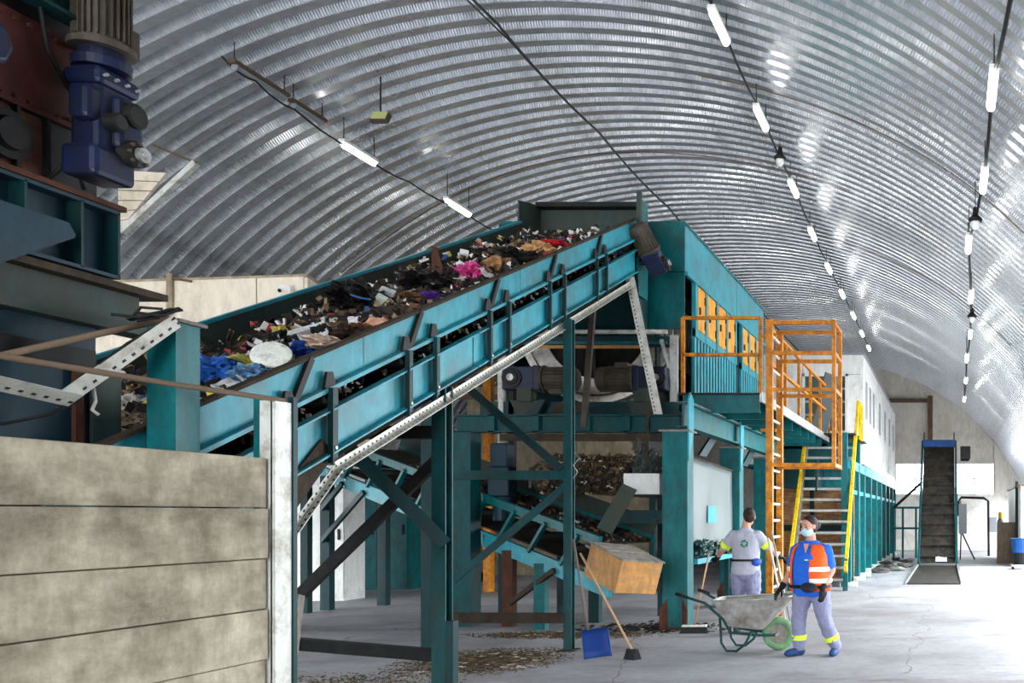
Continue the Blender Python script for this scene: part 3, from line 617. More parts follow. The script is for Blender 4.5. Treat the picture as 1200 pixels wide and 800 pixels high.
bag(366, 402, 0.06, (212, 164, 70), 'small mustard coloured scrap beside the beige cloth', 8, (1, 1.4, 0.7), 'rubbish_scrap', 'scrap', rough=0.7)
carton(360, 387, (0.08, 0.32, 0.05), (230, 228, 226), 'long white carton lying upslope of the dark blue bag', E(0.5, 0.4, -0.4))
scrap(374, 386, 0.12, 0.26, (238, 236, 236), 'white torn film beside the long white carton', 9, E(0.7, -0.6, 0.3))
scrap(355, 397, 0.10, 0.16, (224, 224, 226), 'small white film under the long carton', 10, E(0.2, 0.9, 0.8))
bag(378, 391, 0.08, (30, 30, 32), 'small black round bag between the white films', 11, (1, 1, 0.9))
bag(418, 392, 0.11, (64, 44, 34), 'dark brown rubbish bundle in the middle of the belt', 12, (1.2, 1.6, 0.7), rough=0.8, cat='bundle', name='rubbish_bundle')
bag(432, 386, 0.10, (150, 98, 66), 'tan cardboard scrap beside the brown bundle', 13, (1.0, 1.6, 0.4), 'cardboard_scrap', 'cardboard', rough=0.8)
scrap(437, 381, 0.14, 0.24, (216, 160, 132), 'peach coloured paper scrap on the tan cardboard', 14, E(0.8, 0.3, 0.2))
scrap(416, 377, 0.1, 0.16, (228, 220, 222), 'little white and pink wrapper upslope of the brown bundle', 15, E(0.7, -0.3, 0.4))
bag(425, 352, 0.2, (30, 28, 28), 'large black bin bag against the far skirt board', 16, (0.8, 2.0, 0.8), 'bin_bag', lift=0.06)
carton(453, 346, (0.13, 0.10, 0.13), (226, 232, 228), 'white carton box on the black bin bag', E(0.6, 0.3, 0.5))
carton(445, 354, (0.10, 0.08, 0.14), (202, 214, 196), 'pale greenish cup beside the white carton box', E(-0.4, 0.5, 0.2), 'cup', 'cup')
p = on_belt(422, 349, -0.05); m = MB(); m.tube([p + Vector((-0.06, -0.05, 0.02)), p, p + Vector((0.06, 0.06, 0.0))], 0.009, 8); tag(m.build('plastic_rod', wmat((74, 116, 178), 0.5), loc=p), 'thin blue rod stuck in the black bin bag', 'rod', GW)
bag(490, 350, 0.14, (150, 112, 76), 'flattened brown cardboard upslope of the bin bag', 17, (1.0, 1.7, 0.3), 'cardboard_scrap', 'cardboard', rough=0.8)
bag(511, 350, 0.10, (96, 56, 150), 'purple plastic bag at the belt edge', 18, (0.9, 1.6, 0.6))
bag(500, 334, 0.18, (32, 30, 30), 'black rubbish heap between the cardboard and the pink bag', 19, (1.3, 1.9, 0.8), 'bin_bag')
bag(522, 325, 0.12, (52, 46, 42), 'dark lump left of the pink bag', 20, (1.1, 1.5, 1.0), 'rubbish_bundle', 'bundle', rough=0.8)
bag(553, 321, 0.15, (226, 76, 150), 'bright pink plastic bag on the upper belt', 21, (1.2, 1.5, 0.65))
scrap(536, 320, 0.16, 0.26, (222, 218, 214), 'white film beside the bright pink bag', 22, E(0.7, -0.2, 0.5))
scrap(571, 322, 0.14, 0.22, (214, 206, 200), 'greyish white scrap right of the pink bag', 23, E(0.5, 0.3, 0.9))
p = on_belt(513, 312, -0.05); m = MB(); m.plate([p + Vector((-0.06, 0, -0.1)), p + Vector((0.03, 0.02, -0.14)), p + Vector((0.05, 0.02, -0.02)), p + Vector((0.0, 0, 0.2)), p + Vector((-0.06, 0, 0.22))], 0.03); tag(m.build('bent_strip', 'rust', loc=p), 'rust brown bent piece standing up against the far skirt', 'scrap', GW)
bag(586, 312, 0.12, (188, 144, 98), 'tan lump in front of the black bag near the head', 24, (1.1, 1.4, 0.9), 'rubbish_bundle', 'bundle', rough=0.8)
bag(606, 304, 0.18, (36, 32, 30), 'black bag near the conveyor head', 25, (1.3, 1.5, 0.7), 'bin_bag')
bag(631, 294, 0.15, (214, 164, 112), 'tan cloth heap beside the red cloth', 26, (1.2, 1.3, 0.7), 'cloth_heap', 'cloth', rough=0.8)
bag(650, 288, 0.14, (200, 30, 40), 'bright red cloth near the conveyor head', 27, (1.4, 1.2, 0.45), 'cloth_heap', 'cloth', rough=0.8)
bag(159, 474, 0.10, (190, 182, 172), 'striped pale paper bundle inside the feed opening', 28, (1.5, 1.0, 0.6), 'paper_bundle', 'paper', rough=0.8)
bag(150, 492, 0.09, (130, 112, 92), 'brown board lump low in the feed opening', 29, (1.4, 1.0, 0.5), 'rubbish_bundle', 'bundle', rough=0.9)

m = MB(); random.seed(31)
for i in range(1500):
    y_ = random.uniform(5.0, 13.3); x_ = random.uniform(XF + 0.08, XN - 0.06); s_ = random.uniform(0.015, 0.075)
    h = -0.12 + 0.13 * noise.noise(Vector((x_ * 3, y_ * 3, 2))) + 0.09 * noise.noise(Vector((x_ * 8, y_ * 8, 5)))
    m.obox((x_, y_, zt(y_) + h + random.uniform(-0.02, 0.03)), (s_, s_ * random.uniform(0.6, 1.8), s_ * 0.25), E(random.random() * 3, random.random() * 3, random.random() * 3))
tag(m.build('rubbish_flakes', 'flakes', loc=(-5.5, 9, 4)), 'small mixed coloured flakes strewn over the rubbish on the inclined belt', 'rubbish', kind='stuff')
# ------------------------------------------------------------------ feed hopper and gantry at the upper left
fh = thing('feed_hopper', 'teal steel feed hopper behind the concrete plank wall', 'hopper', (-5.2, 4.4, 0))
m = MB(); m.box((-5.04, 2.4, 1.2), (-5.0, 5.25, 2.78)); m.build('side_panel', 'blue_steel', fh)
m = MB(); m.box((-5.06, 2.4, 2.74), (-4.90, 5.55, 2.80)); m.box((-5.0, 2.4, 2.80), (-4.97, 5.5, 2.98)); m.build('top_beam', 'teal_grimy', fh)
m = MB(); m.box((-5.06, 2.4, 2.98), (-4.88, 5.6, 3.02)); m.build('beam_flange', 'grime', fh)
m = MB(); m.box((-5.0, 2.4, 2.50), (-4.95, 5.2, 2.60)); m.build('rubber_seal', 'black', fh)
for y_ in (4.55, 5.1):
    m = MB(); m.box((-4.995, y_, 1.2), (-4.97, y_ + 0.05, 2.5)); m.build('rust_streak_rib', 'rust', fh)
m = MB(); m.box((-4.99, 5.2, 1.2), (-4.97, 5.38, 2.5)); m.build('corner_plate', 'teal_grimy', fh)
m = MB(); m.box((-6.3, 5.25, 1.2), (-5.0, 5.30, 1.75)); m.build('back_panel', 'teal_dark', fh)
for x_, y_ in ((-5.02, 2.6), (-6.3, 2.6), (-6.3, 5.2), (-5.08, 5.2)):
    m = MB(); m.box((x_ - 0.07, y_ - 0.07, 0), (x_ + 0.07, y_ + 0.07, 1.25)); m.build('leg', 'teal_dark', fh)
m = MB(); m.box((-6.38, 2.4, 1.2), (-6.34, 5.3, 2.9)); m.build('side_panel', 'teal_dark', fh)
# square column
c = thing('square_column', 'square teal steel column rising behind the plank wall', 'column', (-4.6, 5.37, 0))
m = MB(); m.box((-4.70, 5.25, 0), (-4.53, 5.42, 2.78)); m.build('shaft', 'teal', c)
m = MB(); m.box((-4.72, 5.24, 2.78), (-4.50, 5.44, 2.80)); m.build('cap_plate', 'dust', c)
# broken perforated angles and pipes
ang = thing('broken_angles', 'two perforated galvanised angle bars hanging broken above the plank wall', 'angle bar', (-4.5, 4.8, 2.3))
perf_angle('angle_bar', W(212, 383, 5.22), W(82, 474, 4.78), 0.10, ang, up=(0.3, -1, 0.6))
perf_angle('angle_bar', W(-30, 452, 4.35), W(80, 476, 4.78), 0.10, ang, up=(0.3, -1, 0.6))
m = MB(); m.tube([W(-40, 424, 4.4), W(0, 417, 4.5), W(120, 390, 4.9), W(200, 373, 5.25)], 0.018, 8); tag(m.build('bent_pipe', 'rope', loc=W(0, 417, 4.5), smooth=True), 'rusty bent pipe climbing from the plank wall to the square column', 'pipe')
cb = thing('loose_cables', 'tangle of loose black cables on top of the square column', 'cable', W(170, 372, 5.2))
for k, pts in enumerate((((130, 368), (165, 372), (200, 362), (212, 362), (190, 370), (160, 366)), ((155, 372), (165, 360), (190, 362), (186, 372), (160, 376)),
                         ((205, 372), (180, 385), (150, 402), (100, 440), (60, 470)), ((200, 376), (170, 398), (120, 436), (90, 470), (60, 485), (0, 497)), ((108, 446), (112, 470), (108, 480), (116, 486)))):
    m = MB(); m.tube([W(u, v, 5.15 - 0.5 * (220 - u) / 220 + 0.02 * k) for u, v in pts], 0.009, 6); m.build('cable', 'cable' if k != 4 else 'galv_white', cb, smooth=True)
m = MB(); m.bar(W(150, 374, 5.2), W(212, 362, 5.3), 0.07, 0.012); m.build('black_strip', 'black', cb)
# gantry with the big gearmotor
gt = thing('gantry_drive', 'overhead teal gantry with a red plate and a large blue gearmotor', 'machine', (-5.1, 4.6, 3.0))
GX = -5.0
m = MB(); m.ibeam((GX, 2.2, 3.24), (GX, 5.30, 3.24), 0.20, 0.40, 0.02); m.build('main_beam', 'blue_steel', gt)
for y_ in (4.35, 4.75, 5.06, 5.285):
    m = MB(); m.box((GX, y_, 3.05), (GX + 0.1, y_ + 0.015, 3.43)); m.build('stiffener', 'teal_dark', gt)
m = MB(); m.box((GX - 0.15, 2.2, 2.98), (GX + 0.02, 5.3, 3.05)); m.build('lower_flange', 'blue_steel', gt)
m = MB(); m.box((GX - 0.06, 2.3, 2.80), (GX - 0.02, 5.36, 2.98)); m.build('lower_web', 'bright_blue', gt)
for x_, y_ in ((-5.08, 2.4), (-6.3, 2.4), (-6.3, 5.25)):
    m = MB(); m.box((x_ - 0.06, y_ - 0.06, 0), (x_ + 0.06, y_ + 0.06, 3.05)); m.build('leg', 'teal_dark', gt)
m = MB(); m.box((-6.4, 5.15, 3.05), (-5.02, 5.35, 3.43)); m.build('rear_beam', 'teal_dark', gt)
# body above the beam
m = MB(); m.box((GX - 0.12, 2.3, 3.44), (GX - 0.06, 5.32, 4.9)); m.build('body_plate', 'black_steel', gt)
m = MB(); m.box((GX - 0.06, 4.62, 3.86), (GX - 0.02, 5.16, 4.36)); m.build('red_plate', 'red_plate', gt)
m = MB(); m.box((GX - 0.06, 4.55, 3.48), (GX + 0.0, 5.0, 3.84)); m.build('rust_plate', 'rust', gt, bevel=0.03)
m = MB(); m.bar((GX, 4.3, 3.46), (GX, 5.33, 3.46), 0.22, 0.03); m.build('ledge', 'rust', gt)
m = MB(); m.chan((GX + 0.02, 2.4, 4.56), (GX + 0.02, 5.2, 4.56), 0.12, 0.30, 0.02); m.build('upper_channel', 'teal_dark', gt)
m = MB(); m.box((GX - 0.03, 4.52, 4.36), (GX + 0.06, 4.56, 4.95)); m.box((GX - 0.03, 4.95, 4.70), (GX + 0.06, 4.99, 5.4)); m.build('upper_post', 'blue_steel', gt)
m = MB(); m.box((GX - 0.1, 2.4, 4.9), (GX + 0.02, 5.3, 5.4)); m.build('upper_plate', 'teal_dark', gt)
# wedge bracket at the frame edge
m = MB(); m.plate([(GX + 0.14, 4.45, 2.86), (GX + 0.14, 4.98, 3.20), (GX + 0.14, 4.94, 3.26), (GX + 0.14, 4.3, 3.26), (GX + 0.14, 4.3, 2.9)], 0.02); m.plate([(GX + 0.14, 4.45, 2.86), (GX + 0.14, 4.98, 3.20), (GX + 0.02, 4.98, 3.20), (GX + 0.02, 4.45, 2.86)], 0.02); m.build('wedge_bracket', 'blue_steel', gt)
# vertical gearmotor: gearbox below, finned motor above
GC = Vector((GX + 0.16, 5.12, 3.87))
m = MB(); m.obox(GC, (0.17, 0.22, 0.62)); m.obox(GC + Vector((0.01, -0.03, -0.24)), (0.20, 0.26, 0.18)); m.obox(GC + Vector((0.0, 0.0, 0.24)), (0.22, 0.26, 0.10)); m.obox(GC + Vector((0.07, 0.05, 0.02)), (0.12, 0.16, 0.30)); m.obox(GC + Vector((0.02, -0.12, 0.08)), (0.12, 0.10, 0.2))
g = m.build('gearbox', 'blue_paint', gt, bevel=0.03)
for dy, dz, r in ((0.06, -0.14, 0.075), (0.06, 0.08, 0.07), (-0.05, 0.0, 0.05)):
    m = MB(); m.lathe(GC + Vector((0.09, dy, dz)), (1, 0, 0), [(0, r), (0.06, r), (0.07, r * 0.8), (0.07, 0.001)], 20); m.build('bearing_cover', 'black_steel', g)
m = MB(); m.lathe(GC + Vector((0.155, 0.07, -0.14)), (1, 0, 0), [(0, 0.042), (0.03, 0.042), (0.03, 0.022), (0.038, 0.02), (0.038, 0.001)], 20); m.build('shaft_end', 'galv', g)
for k in range(8):
    a = k * PI / 4
    m = MB(); p = GC + Vector((0.15, 0.06 + 0.062 * math.cos(a), -0.14 + 0.062 * math.sin(a))); m.cyl(p, p + Vector((0.018, 0, 0)), 0.010, n=6); m.build('bolt', 'motor_grey', g)
m = MB(); m.lathe(GC + Vector((0, 0, 0.31)), (0, 0, 1), [(0, 0.13), (0.05, 0.135), (0.05, 0.11), (0.12, 0.10), (0.12, 0.001)], 24); m.build('lantern', 'blue_paint', gt, bevel=0.0)
m = MB(); m.lathe(GC + Vector((0, 0, 0.42)), (0, 0, 1), [(0, 0.15), (0.035, 0.15), (0.035, 0.112), (0.45, 0.112), (0.45, 0.001)], 28); mo = m.build('motor', 'motor_grey', gt)
m = MB()
for i in range(26):
    a = 2 * PI * i / 26; d = Vector((math.cos(a), math.sin(a), 0)); t_ = Vector((-math.sin(a), math.cos(a), 0))
    m.obox(GC + Vector((0, 0, 0.66)) + d * 0.118, (0.026, 0.007, 0.36), Matrix((d, t_, Vector((0, 0, 1)))).transposed())
m.build('cooling_fins', 'motor_grey', mo)
m = MB(); m.lathe(GC + Vector((0, 0, 0.86)), (0, 0, 1), [(0, 0.132), (0.14, 0.132), (0.19, 0.11), (0.20, 0.001)], 28); m.build('fan_cover', 'motor_grey', mo)
m = MB(); m.obox(GC + Vector((0.06, 0.12, 0.52)), (0.05, 0.05, 0.16)); m.build('terminal_box', 'motor_grey', mo)
bolts(g, [GC + Vector((0.10, -0.10 + 0.065 * k, 0.24)) for k in range(4)], (1, 0, 0.2), 0.009, 0.03, 'galv')
bolts(gt, [(GX - 0.02, 4.66 + 0.075 * k, zz) for k in range(7) for zz in (3.90, 4.32)], (1, 0, 0), 0.012, 0.015, 'rust')
bolts(gt, [(GX + 0.07, 4.2 + 0.13 * k, 3.44) for k in range(9)], (0, 0, 1), 0.012, 0.02, 'galv')
for k, pts in enumerate((((-0.02, 4.75, 4.9), (0.06, 4.85, 4.55), (0.05, 4.92, 4.2), (0.08, 5.02, 4.02)), ((0.0, 4.5, 4.9), (0.10, 4.55, 4.45), (0.09, 4.5, 4.2), (0.10, 4.46, 4.1)), ((0.02, 4.95, 3.5), (0.08, 5.0, 3.62), (0.10, 5.05, 3.58), (0.08, 5.1, 3.5)))):
    m = MB(); m.tube([(GX + a_, b_, c_) for a_, b_, c_ in pts], 0.012, 6); m.build('hose', 'cable', gt, smooth=True)
for yy_ in (4.62, 4.78, 4.94):
    m = MB(); m.box((GX - 0.06, yy_, 3.47), (GX + 0.03, yy_ + 0.02, 3.84)); m.build('rib', 'black_steel', gt)
m = MB(); m.lathe((GX - 0.0, 4.72, 3.66), (1, 0, 0), [(0, 0.13), (0.05, 0.13), (0.05, 0.09), (0.08, 0.08), (0.08, 0.001)], 20); m.build('bearing_housing', 'black_steel', gt)
# second drive cut by the frame edge
m = MB(); m.obox((GX + 0.08, 4.40, 3.90), (0.22, 0.24, 0.5)); m.lathe((GX + 0.19, 4.44, 4.02), (1, 0, 0), [(0, 0.13), (0.05, 0.13), (0.06, 0.1), (0.06, 0.001)], 8); g2 = m.build('gearbox', 'blue_paint', gt, bevel=0.02)
m = MB(); m.lathe((GX + 0.08, 4.40, 3.62), (0, 0, 1), [(-0.06, 0.14), (-0.03, 0.14), (-0.03, 0.06), (0.05, 0.06), (0.05, 0.001)], 16); m.build('output_flange', 'black_steel', g2)

# ------------------------------------------------------------------ beige cabin beyond the conveyor, left
bc = thing('beige_cabin', 'beige sandwich panel cabin behind the far side of the inclined conveyor', 'cabin', (-10.8, 12.6, 0))
CY = 12.0
xs_ = [-12.1, -10.4, -9.25, -8.62]
for a, b in zip(xs_[:-1], xs_[1:]):
    za, zb = (4.72 + (4.83 - 4.72) * (q + 12.1) / 3.48 for q in (a, b))
    m = MB(); m.plate([(a + 0.008, CY, 2.6), (b - 0.008, CY, 2.6), (b - 0.008, CY, zb), (a + 0.008, CY, za)], 0.06); m.build('wall_panel', 'cream', bc)
m = MB(); m.plate([(-8.62, CY, 2.6), (-8.62, 13.4, 2.6), (-8.62, 13.4, 4.5), (-8.62, CY, 4.83)], 0.06); m.build('end_panel', 'cream', bc)
m = MB(); m.plate([(-12.1, CY, 4.74), (-8.6, CY, 4.85), (-8.6, 13.4, 4.6), (-12.1, 13.4, 4.5)], 0.05); m.build('roof', 'cream_dull', bc)
m = MB(); m.box((-12.2, CY + 0.1, 0), (-9.75, 13.4, 2.6)); m.build('lower_storey', 'cream_dull', bc)
m = MB(); m.cyl((-10.38, CY - 0.06, 2.7), (-10.38, CY - 0.06, 4.86), 0.04, n=10); m.build('downpipe', 'cream_dull', bc, smooth=True)
m = MB(); m.bar((-10.45, CY - 0.06, 4.82), (-10.1, CY - 0.06, 4.76), 0.03, 0.03); m.build('pipe_bracket', 'brown_steel', bc)
sc_ = thing('security_camera', 'small white security camera on the beige cabin corner', 'camera', (-8.72, CY - 0.05, 4.66))
m = MB(); m.obox((-8.80, CY - 0.10, 4.66), (0.16, 0.06, 0.06), E(0, 0.25, 0)); m.build('camera_body', 'white', sc_)
m = MB(); m.cyl((-8.88, CY - 0.10, 4.63), (-8.90, CY - 0.10, 4.625), 0.024, n=10); m.build('lens', 'black', sc_)
m = MB(); m.bar((-8.74, CY - 0.03, 4.72), (-8.78, CY - 0.09, 4.68), 0.02, 0.02); m.build('bracket', 'white', sc_)
# cream louvre leaning on the arch behind the gearmotor
lv = thing('louvre_panel', 'cream slatted panel on the arch behind the large gearmotor', 'panel', W(165, 235, 12.4))
for i in range(6):
    t0 = i / 6; a0 = W(140, 200 + 12 * i, 12.2); b0 = W(196 - 9 * i, 203 + 11 * i, 12.2)
    m = MB(); m.plate([a0, b0, W(196 - 9 * (i + 0.9), 203 + 11 * (i + 0.9), 12.2), W(140, 200 + 12 * (i + 0.9), 12.2)], 0.04); m.build('slat', 'cream', lv)
m = MB(); m.bar(W(143, 272, 12.1), W(230, 191, 12.1), 0.08, 0.07); m.build('edge_rail', 'galv_white', lv)
m = MB(); m.bar(W(180, 170, 12.1), W(230, 191, 12.1), 0.04, 0.03); m.build('edge_rail', 'cable_brown', lv)

# ------------------------------------------------------------------ trommel housing with drum and drive
HX0, HX1, HY0, HY1, HZ = -7.3, -4.31, 14.6, 20.85, 6.39
th = thing('drum_housing', 'tall teal housing of the rotary sorting drum with orange hatches', 'machine', (-5.8, 17, 0))
m = MB(); m.box((HX0, HY0, 4.68), (HX1, HY0 + 0.03, 5.60)); m.build('front_panel', 'teal', th)
m = MB(); m.box((HX0, HY0 - 0.005, 5.615), (HX1, HY0 + 0.03, HZ)); m.build('front_panel', 'teal', th)
for a, b in ((HY0, 18.2), (18.22, HY1)):
    m = MB(); m.box((HX1 - 0.03, a, 5.62), (HX1, b, HZ)); m.build('upper_side_panel', 'teal_lit', th)  # same paint as the front, its lit side coloured paler
m = MB(); m.box((HX1, HY0 + 0.02, 5.56), (HX1 + 0.05, HY1, 5.62)); m.build('bolted_flange', 'teal_lit', th)
m = MB(); m.box((HX0, HY0, HZ), (HX1 + 0.02, HY1, HZ + 0.04)); m.build('roof', 'teal', th)
m = MB(); m.box((HX0 - 0.03, HY0, 3.5), (HX0, HY1, HZ)); m.build('far_side', 'teal_dark', th)
m = MB(); m.box((HX0, HY1 - 0.03, 3.5), (HX1, HY1, HZ)); m.build('rear_panel', 'teal_dark', th)
m = MB(); m.box((HX1 - 0.5, HY0 + 0.06, 3.5), (HX1 - 0.47, HY1, 5.6)); m.build('inner_wall', 'black_steel', th)
m = MB(); m.box((HX1 - 0.02, 15.12, 4.66), (HX1 + 0.03, 18.02, 4.80)); m.box((HX1 - 0.02, 18.5, 4.66), (HX1 + 0.03, HY1, 4.80)); m.build('sill', 'teal_lit', th)
hy = [(15.29, 15.74), (15.93, 16.46), (16.68, 17.20), (17.37, 17.92), (18.62, 19.10), (19.30, 19.80), (19.98, 20.45)]
for a, b in hy:
    m = MB(); m.box((HX1 + 0.0, a, 4.81), (HX1 + 0.03, b, 5.55)); h = m.build('hatch', 'orange_hatch', th, bevel=0.008)
    for z_ in (4.95, 5.38):
        k = MB(); k.box((HX1 + 0.03, b - 0.05, z_ - 0.07), (HX1 + 0.045, b + 0.02, z_ + 0.07)); k.build('hinge', 'black', h)
    k = MB(); k.box((HX1 + 0.03, a + 0.06, 5.08), (HX1 + 0.06, a + 0.10, 5.20)); k.build('latch', 'motor_grey', h)
for a in [15.12, 15.76, 16.50, 17.22, 17.94, 18.5, 19.13, 19.83, 20.5]:
    m = MB(); m.box((HX1 - 0.03, a, 4.66), (HX1 + 0.04, a + 0.12, 5.57)); m.build('mullion', 'teal_lit', th)
for i in range(15):
    a = 15.12 + i * 0.20
    m = MB(); m.box((HX1 - 0.03, a, 3.56), (HX1 + 0.02, a + 0.11, 4.66)); m.build('lower_rib', 'teal_lit', th)
for i in range(11):
    a = 18.52 + i * 0.21
    m = MB(); m.box((HX1 - 0.03, a, 3.56), (HX1 + 0.02, a + 0.12, 4.66)); m.build('lower_rib', 'teal_lit', th)
m = MB(); m.box((HX1 - 0.05, 15.12, 3.56), (HX1 - 0.035, HY1, 4.66)); m.build('rib_backing', 'teal_dark', th)
# drum
DC = Vector((-5.85, 14.85, 4.77))
m = MB(); m.lathe(DC, (0, 1, 0), [(0, 1.27), (0.10, 1.27), (0.10, 1.20), (0.2, 1.20), (5.8, 1.20), (5.8, 1.14), (0.02, 1.14), (0.0, 1.16)], 64, True)
d = m.build('drum', 'drum_steel', th, smooth=False)
m = MB(); m.lathe(DC + Vector((0, 0.30, 0)), (0, 1, 0), [(0, 1.31), (0.14, 1.31), (0.14, 1.21), (0, 1.21)], 64, True); m.build('running_ring', 'drum_steel', d)
m = MB(); m.lathe(DC + Vector((0, 0.02, 0)), (0, 1, 0), [(0.0, 1.0), (0.02, 0.80), (0.5, 0.72), (0.55, 0.001)], 48); m.build('inner_cone', 'drum_dark', d, smooth=True)
m = MB(); m.lathe(DC + Vector((0, -0.01, 0)), (0, 1, 0), [(0, 1.13), (0.04, 1.13), (0.04, 0.86), (0, 0.86)], 64, True); m.build('inner_liner', 'drum_steel', d)
m = MB(); m.box((-5.87, 14.78, 3.9), (-5.83, 14.82, 4.7)); m.build('divider', 'black', th)
# base frame
fr = thing('drum_support_frame', 'teal steel frame with crossbeams carrying the drum and its motors', 'frame', (-5.6, 13.6, 0))
m = MB(); m.cyl((-6.9, 14.15, 4.54), (-4.45, 14.15, 4.54), 0.035, n=10); m.build('front_pipe', 'galv_white', fr, smooth=True)
m = MB(); m.chan((-7.2, 14.2, 4.40), (-4.4, 14.2, 4.40), -0.1, 0.16); m.build('front_channel', 'teal_dark', fr)
m = MB(); m.box((-7.2, 14.1, 4.34), (-4.45, 14.18, 4.38)); m.build('front_flange', 'teal', fr)
m = MB(); m.box((-6.7, 14.16, 4.28), (-4.9, 14.19, 4.33)); m.build('yellowed_strip', 'ply', fr)
m = MB(); m.ibeam((-7.3, 13.3, 3.0), (-4.0, 13.3, 3.0), 0.2, 0.26, 0.02); m.build('lower_beam', 'teal_steel', fr)
m = MB(); m.box((-6.6, 13.16, 2.74), (-3.95, 13.26, 2.84)); m.build('lower_rail', 'grime', fr)
m = MB(); m.chan((-7.3, 13.95, 3.30), (-4.2, 13.95, 3.30), -0.12, 0.22); m.build('motor_beam', 'teal_dark', fr)
for x_ in (-6.75, -6.1, -5.35, -4.75):
    m = MB(); m.box((x_ - 0.05, 13.2, 2.86), (x_ + 0.05, 13.4, 3.14)); m.build('stiffener', 'teal_steel', fr)
for x_ in (-6.55, -4.75):
    m = MB(); m.plate([(x_ - 0.25, 13.9, 3.42), (x_ + 0.25, 13.9, 3.42), (x_ + 0.12, 13.9, 3.16), (x_ - 0.12, 13.9, 3.16)], 0.05); m.box((x_ - 0.11, 13.8, 3.40), (x_ + 0.11, 14.0, 3.60)); m.build('motor_bracket', 'teal_grimy', fr)
m = MB(); m.plate([(-6.55, 13.8, 3.15), (-6.3, 13.8, 3.42), (-6.2, 13.8, 3.42), (-6.35, 13.8, 3.15)], 0.08); m.build('gusset', 'teal_dark', fr)
m = MB(); m.plate([(-5.9, 13.25, 3.16), (-5.3, 13.25, 3.16), (-5.5, 13.25, 3.34), (-5.7, 13.25, 3.34)], 0.06); m.cyl((-5.6, 13.25, 3.3), (-5.6, 13.25, 3.5), 0.05, n=8); m.build('jack', 'grime', fr)
m = MB(); m.cyl((-6.98, 14.0, 2.0), (-6.98, 14.0, 4.45), 0.065, n=12); m.build('white_pole', 'galv_white', fr, smooth=True)
m = MB(); m.box((-6.86, 13.95, 2.0), (-6.78, 14.05, 4.4)); m.build('dark_post', 'black_steel', fr)
for u in (789,):
    m = MB(); m.box(W(786, 510, 14.1) - Vector((0, 0.05, 0)), W(794, 393, 14.1) + Vector((0, 0.05, 0))); m.build('post', 'galv', fr)
m = MB(); m.bar(W(775, 398, 14.05), W(790, 450, 14.05), 0.06, 0.05); m.build('brace', 'galv', fr)
gearmotor(fr, (-6.60, 13.95, 3.76), (1, 0, 0), (0, -1, 0), 0.58, 0.36, 0.30, 0.52, 0.17)
gearmotor(fr, (-4.62, 13.95, 3.76), (-1, 0, 0), (0, -1, 0), 0.50, 0.36, 0.30, 0.58, 0.18)
# left column group under the drum
m = MB(); m.box((-7.35, 13.2, 0), (-7.05, 13.5, 2.88)); m.build('column', 'teal_steel', fr)
m = MB(); m.obox((-6.78, 13.6, 2.55), (0.26, 0.24, 0.36)); m.obox((-6.78, 13.6, 2.15), (0.32, 0.28, 0.44)); m.lathe((-6.78, 13.6, 1.55), (0, 0, 1), [(0, 0.13), (0.38, 0.13), (0.38, 0.001)], 16); m.build('vertical_gearmotor', 'blue_steel', fr, bevel=0.02)
def plat_col(x, y, w, dpt, z1, par):
    m = MB(); m.ibeam((x, y, 0), (x, y, z1), dpt, w, 0.02, up=(1, 0, 0)); m.box((x - w / 2 + 0.02, y - dpt / 2, 0), (x + w / 2 - 0.02, y - dpt / 2 + 0.02, z1)); c_ = m.build('column', 'teal', par)
    m = MB(); m.box((x - w * 0.6, y - dpt * 0.7, 0), (x + w * 0.6, y + dpt * 0.7, 0.03)); m.build('base_plate', 'rust', c_)
    m = MB(); m.box((x - w * 0.62, y - dpt * 0.62, z1), (x + w * 0.62, y + dpt * 0.62, z1 + 0.03)); m.build('cap_plate', 'dust', c_)
    for k in (-1, 1):
        m = MB(); m.plate([(x + k * w * 0.3, y - dpt * 0.5, 0.03), (x + k * w * 0.55, y - dpt * 0.75, 0.03), (x + k * w * 0.55, y - dpt * 0.75, 0.3), (x + k * w * 0.3, y - dpt * 0.5, 0.45)], 0.02); m.build('fin', 'rust', c_)
    return c_
for y_ in (13.0, 16.2, 19.0):
    plat_col(-3.93, y_, 0.36, 0.30, 2.84, fr)
    m = MB(); m.plate([(-3.74, y_ - 0.15, 2.42), (-3.74, y_ + 0.10, 2.85), (-3.74, y_ + 0.10, 3.32), (-3.74, y_ - 0.05, 3.42), (-3.74, y_ - 0.15, 3.3)], 0.025); m.build('haunch', 'teal_lit', fr)
m = MB(); m.ibeam((-3.85, 12.95, 3.10), (-3.85, 20.5, 3.10), 0.18, 0.36, 0.02); m.build('longitudinal_beam', 'teal', fr)
m = MB(); m.box((-3.95, 13.0, 3.28), (-3.75, 20.5, 3.295)); m.build('dusty_flange', 'dust', fr)
for y_ in (14.3, 17.3):
    m = MB(); m.plate([(-4.0, y_, 2.6), (-4.0, y_ + 0.4, 2.6), (-4.0, y_ + 1.2, 3.0), (-4.0, y_ + 0.8, 3.0)], 0.04); m.build('raking_plate', 'teal_dark', fr)
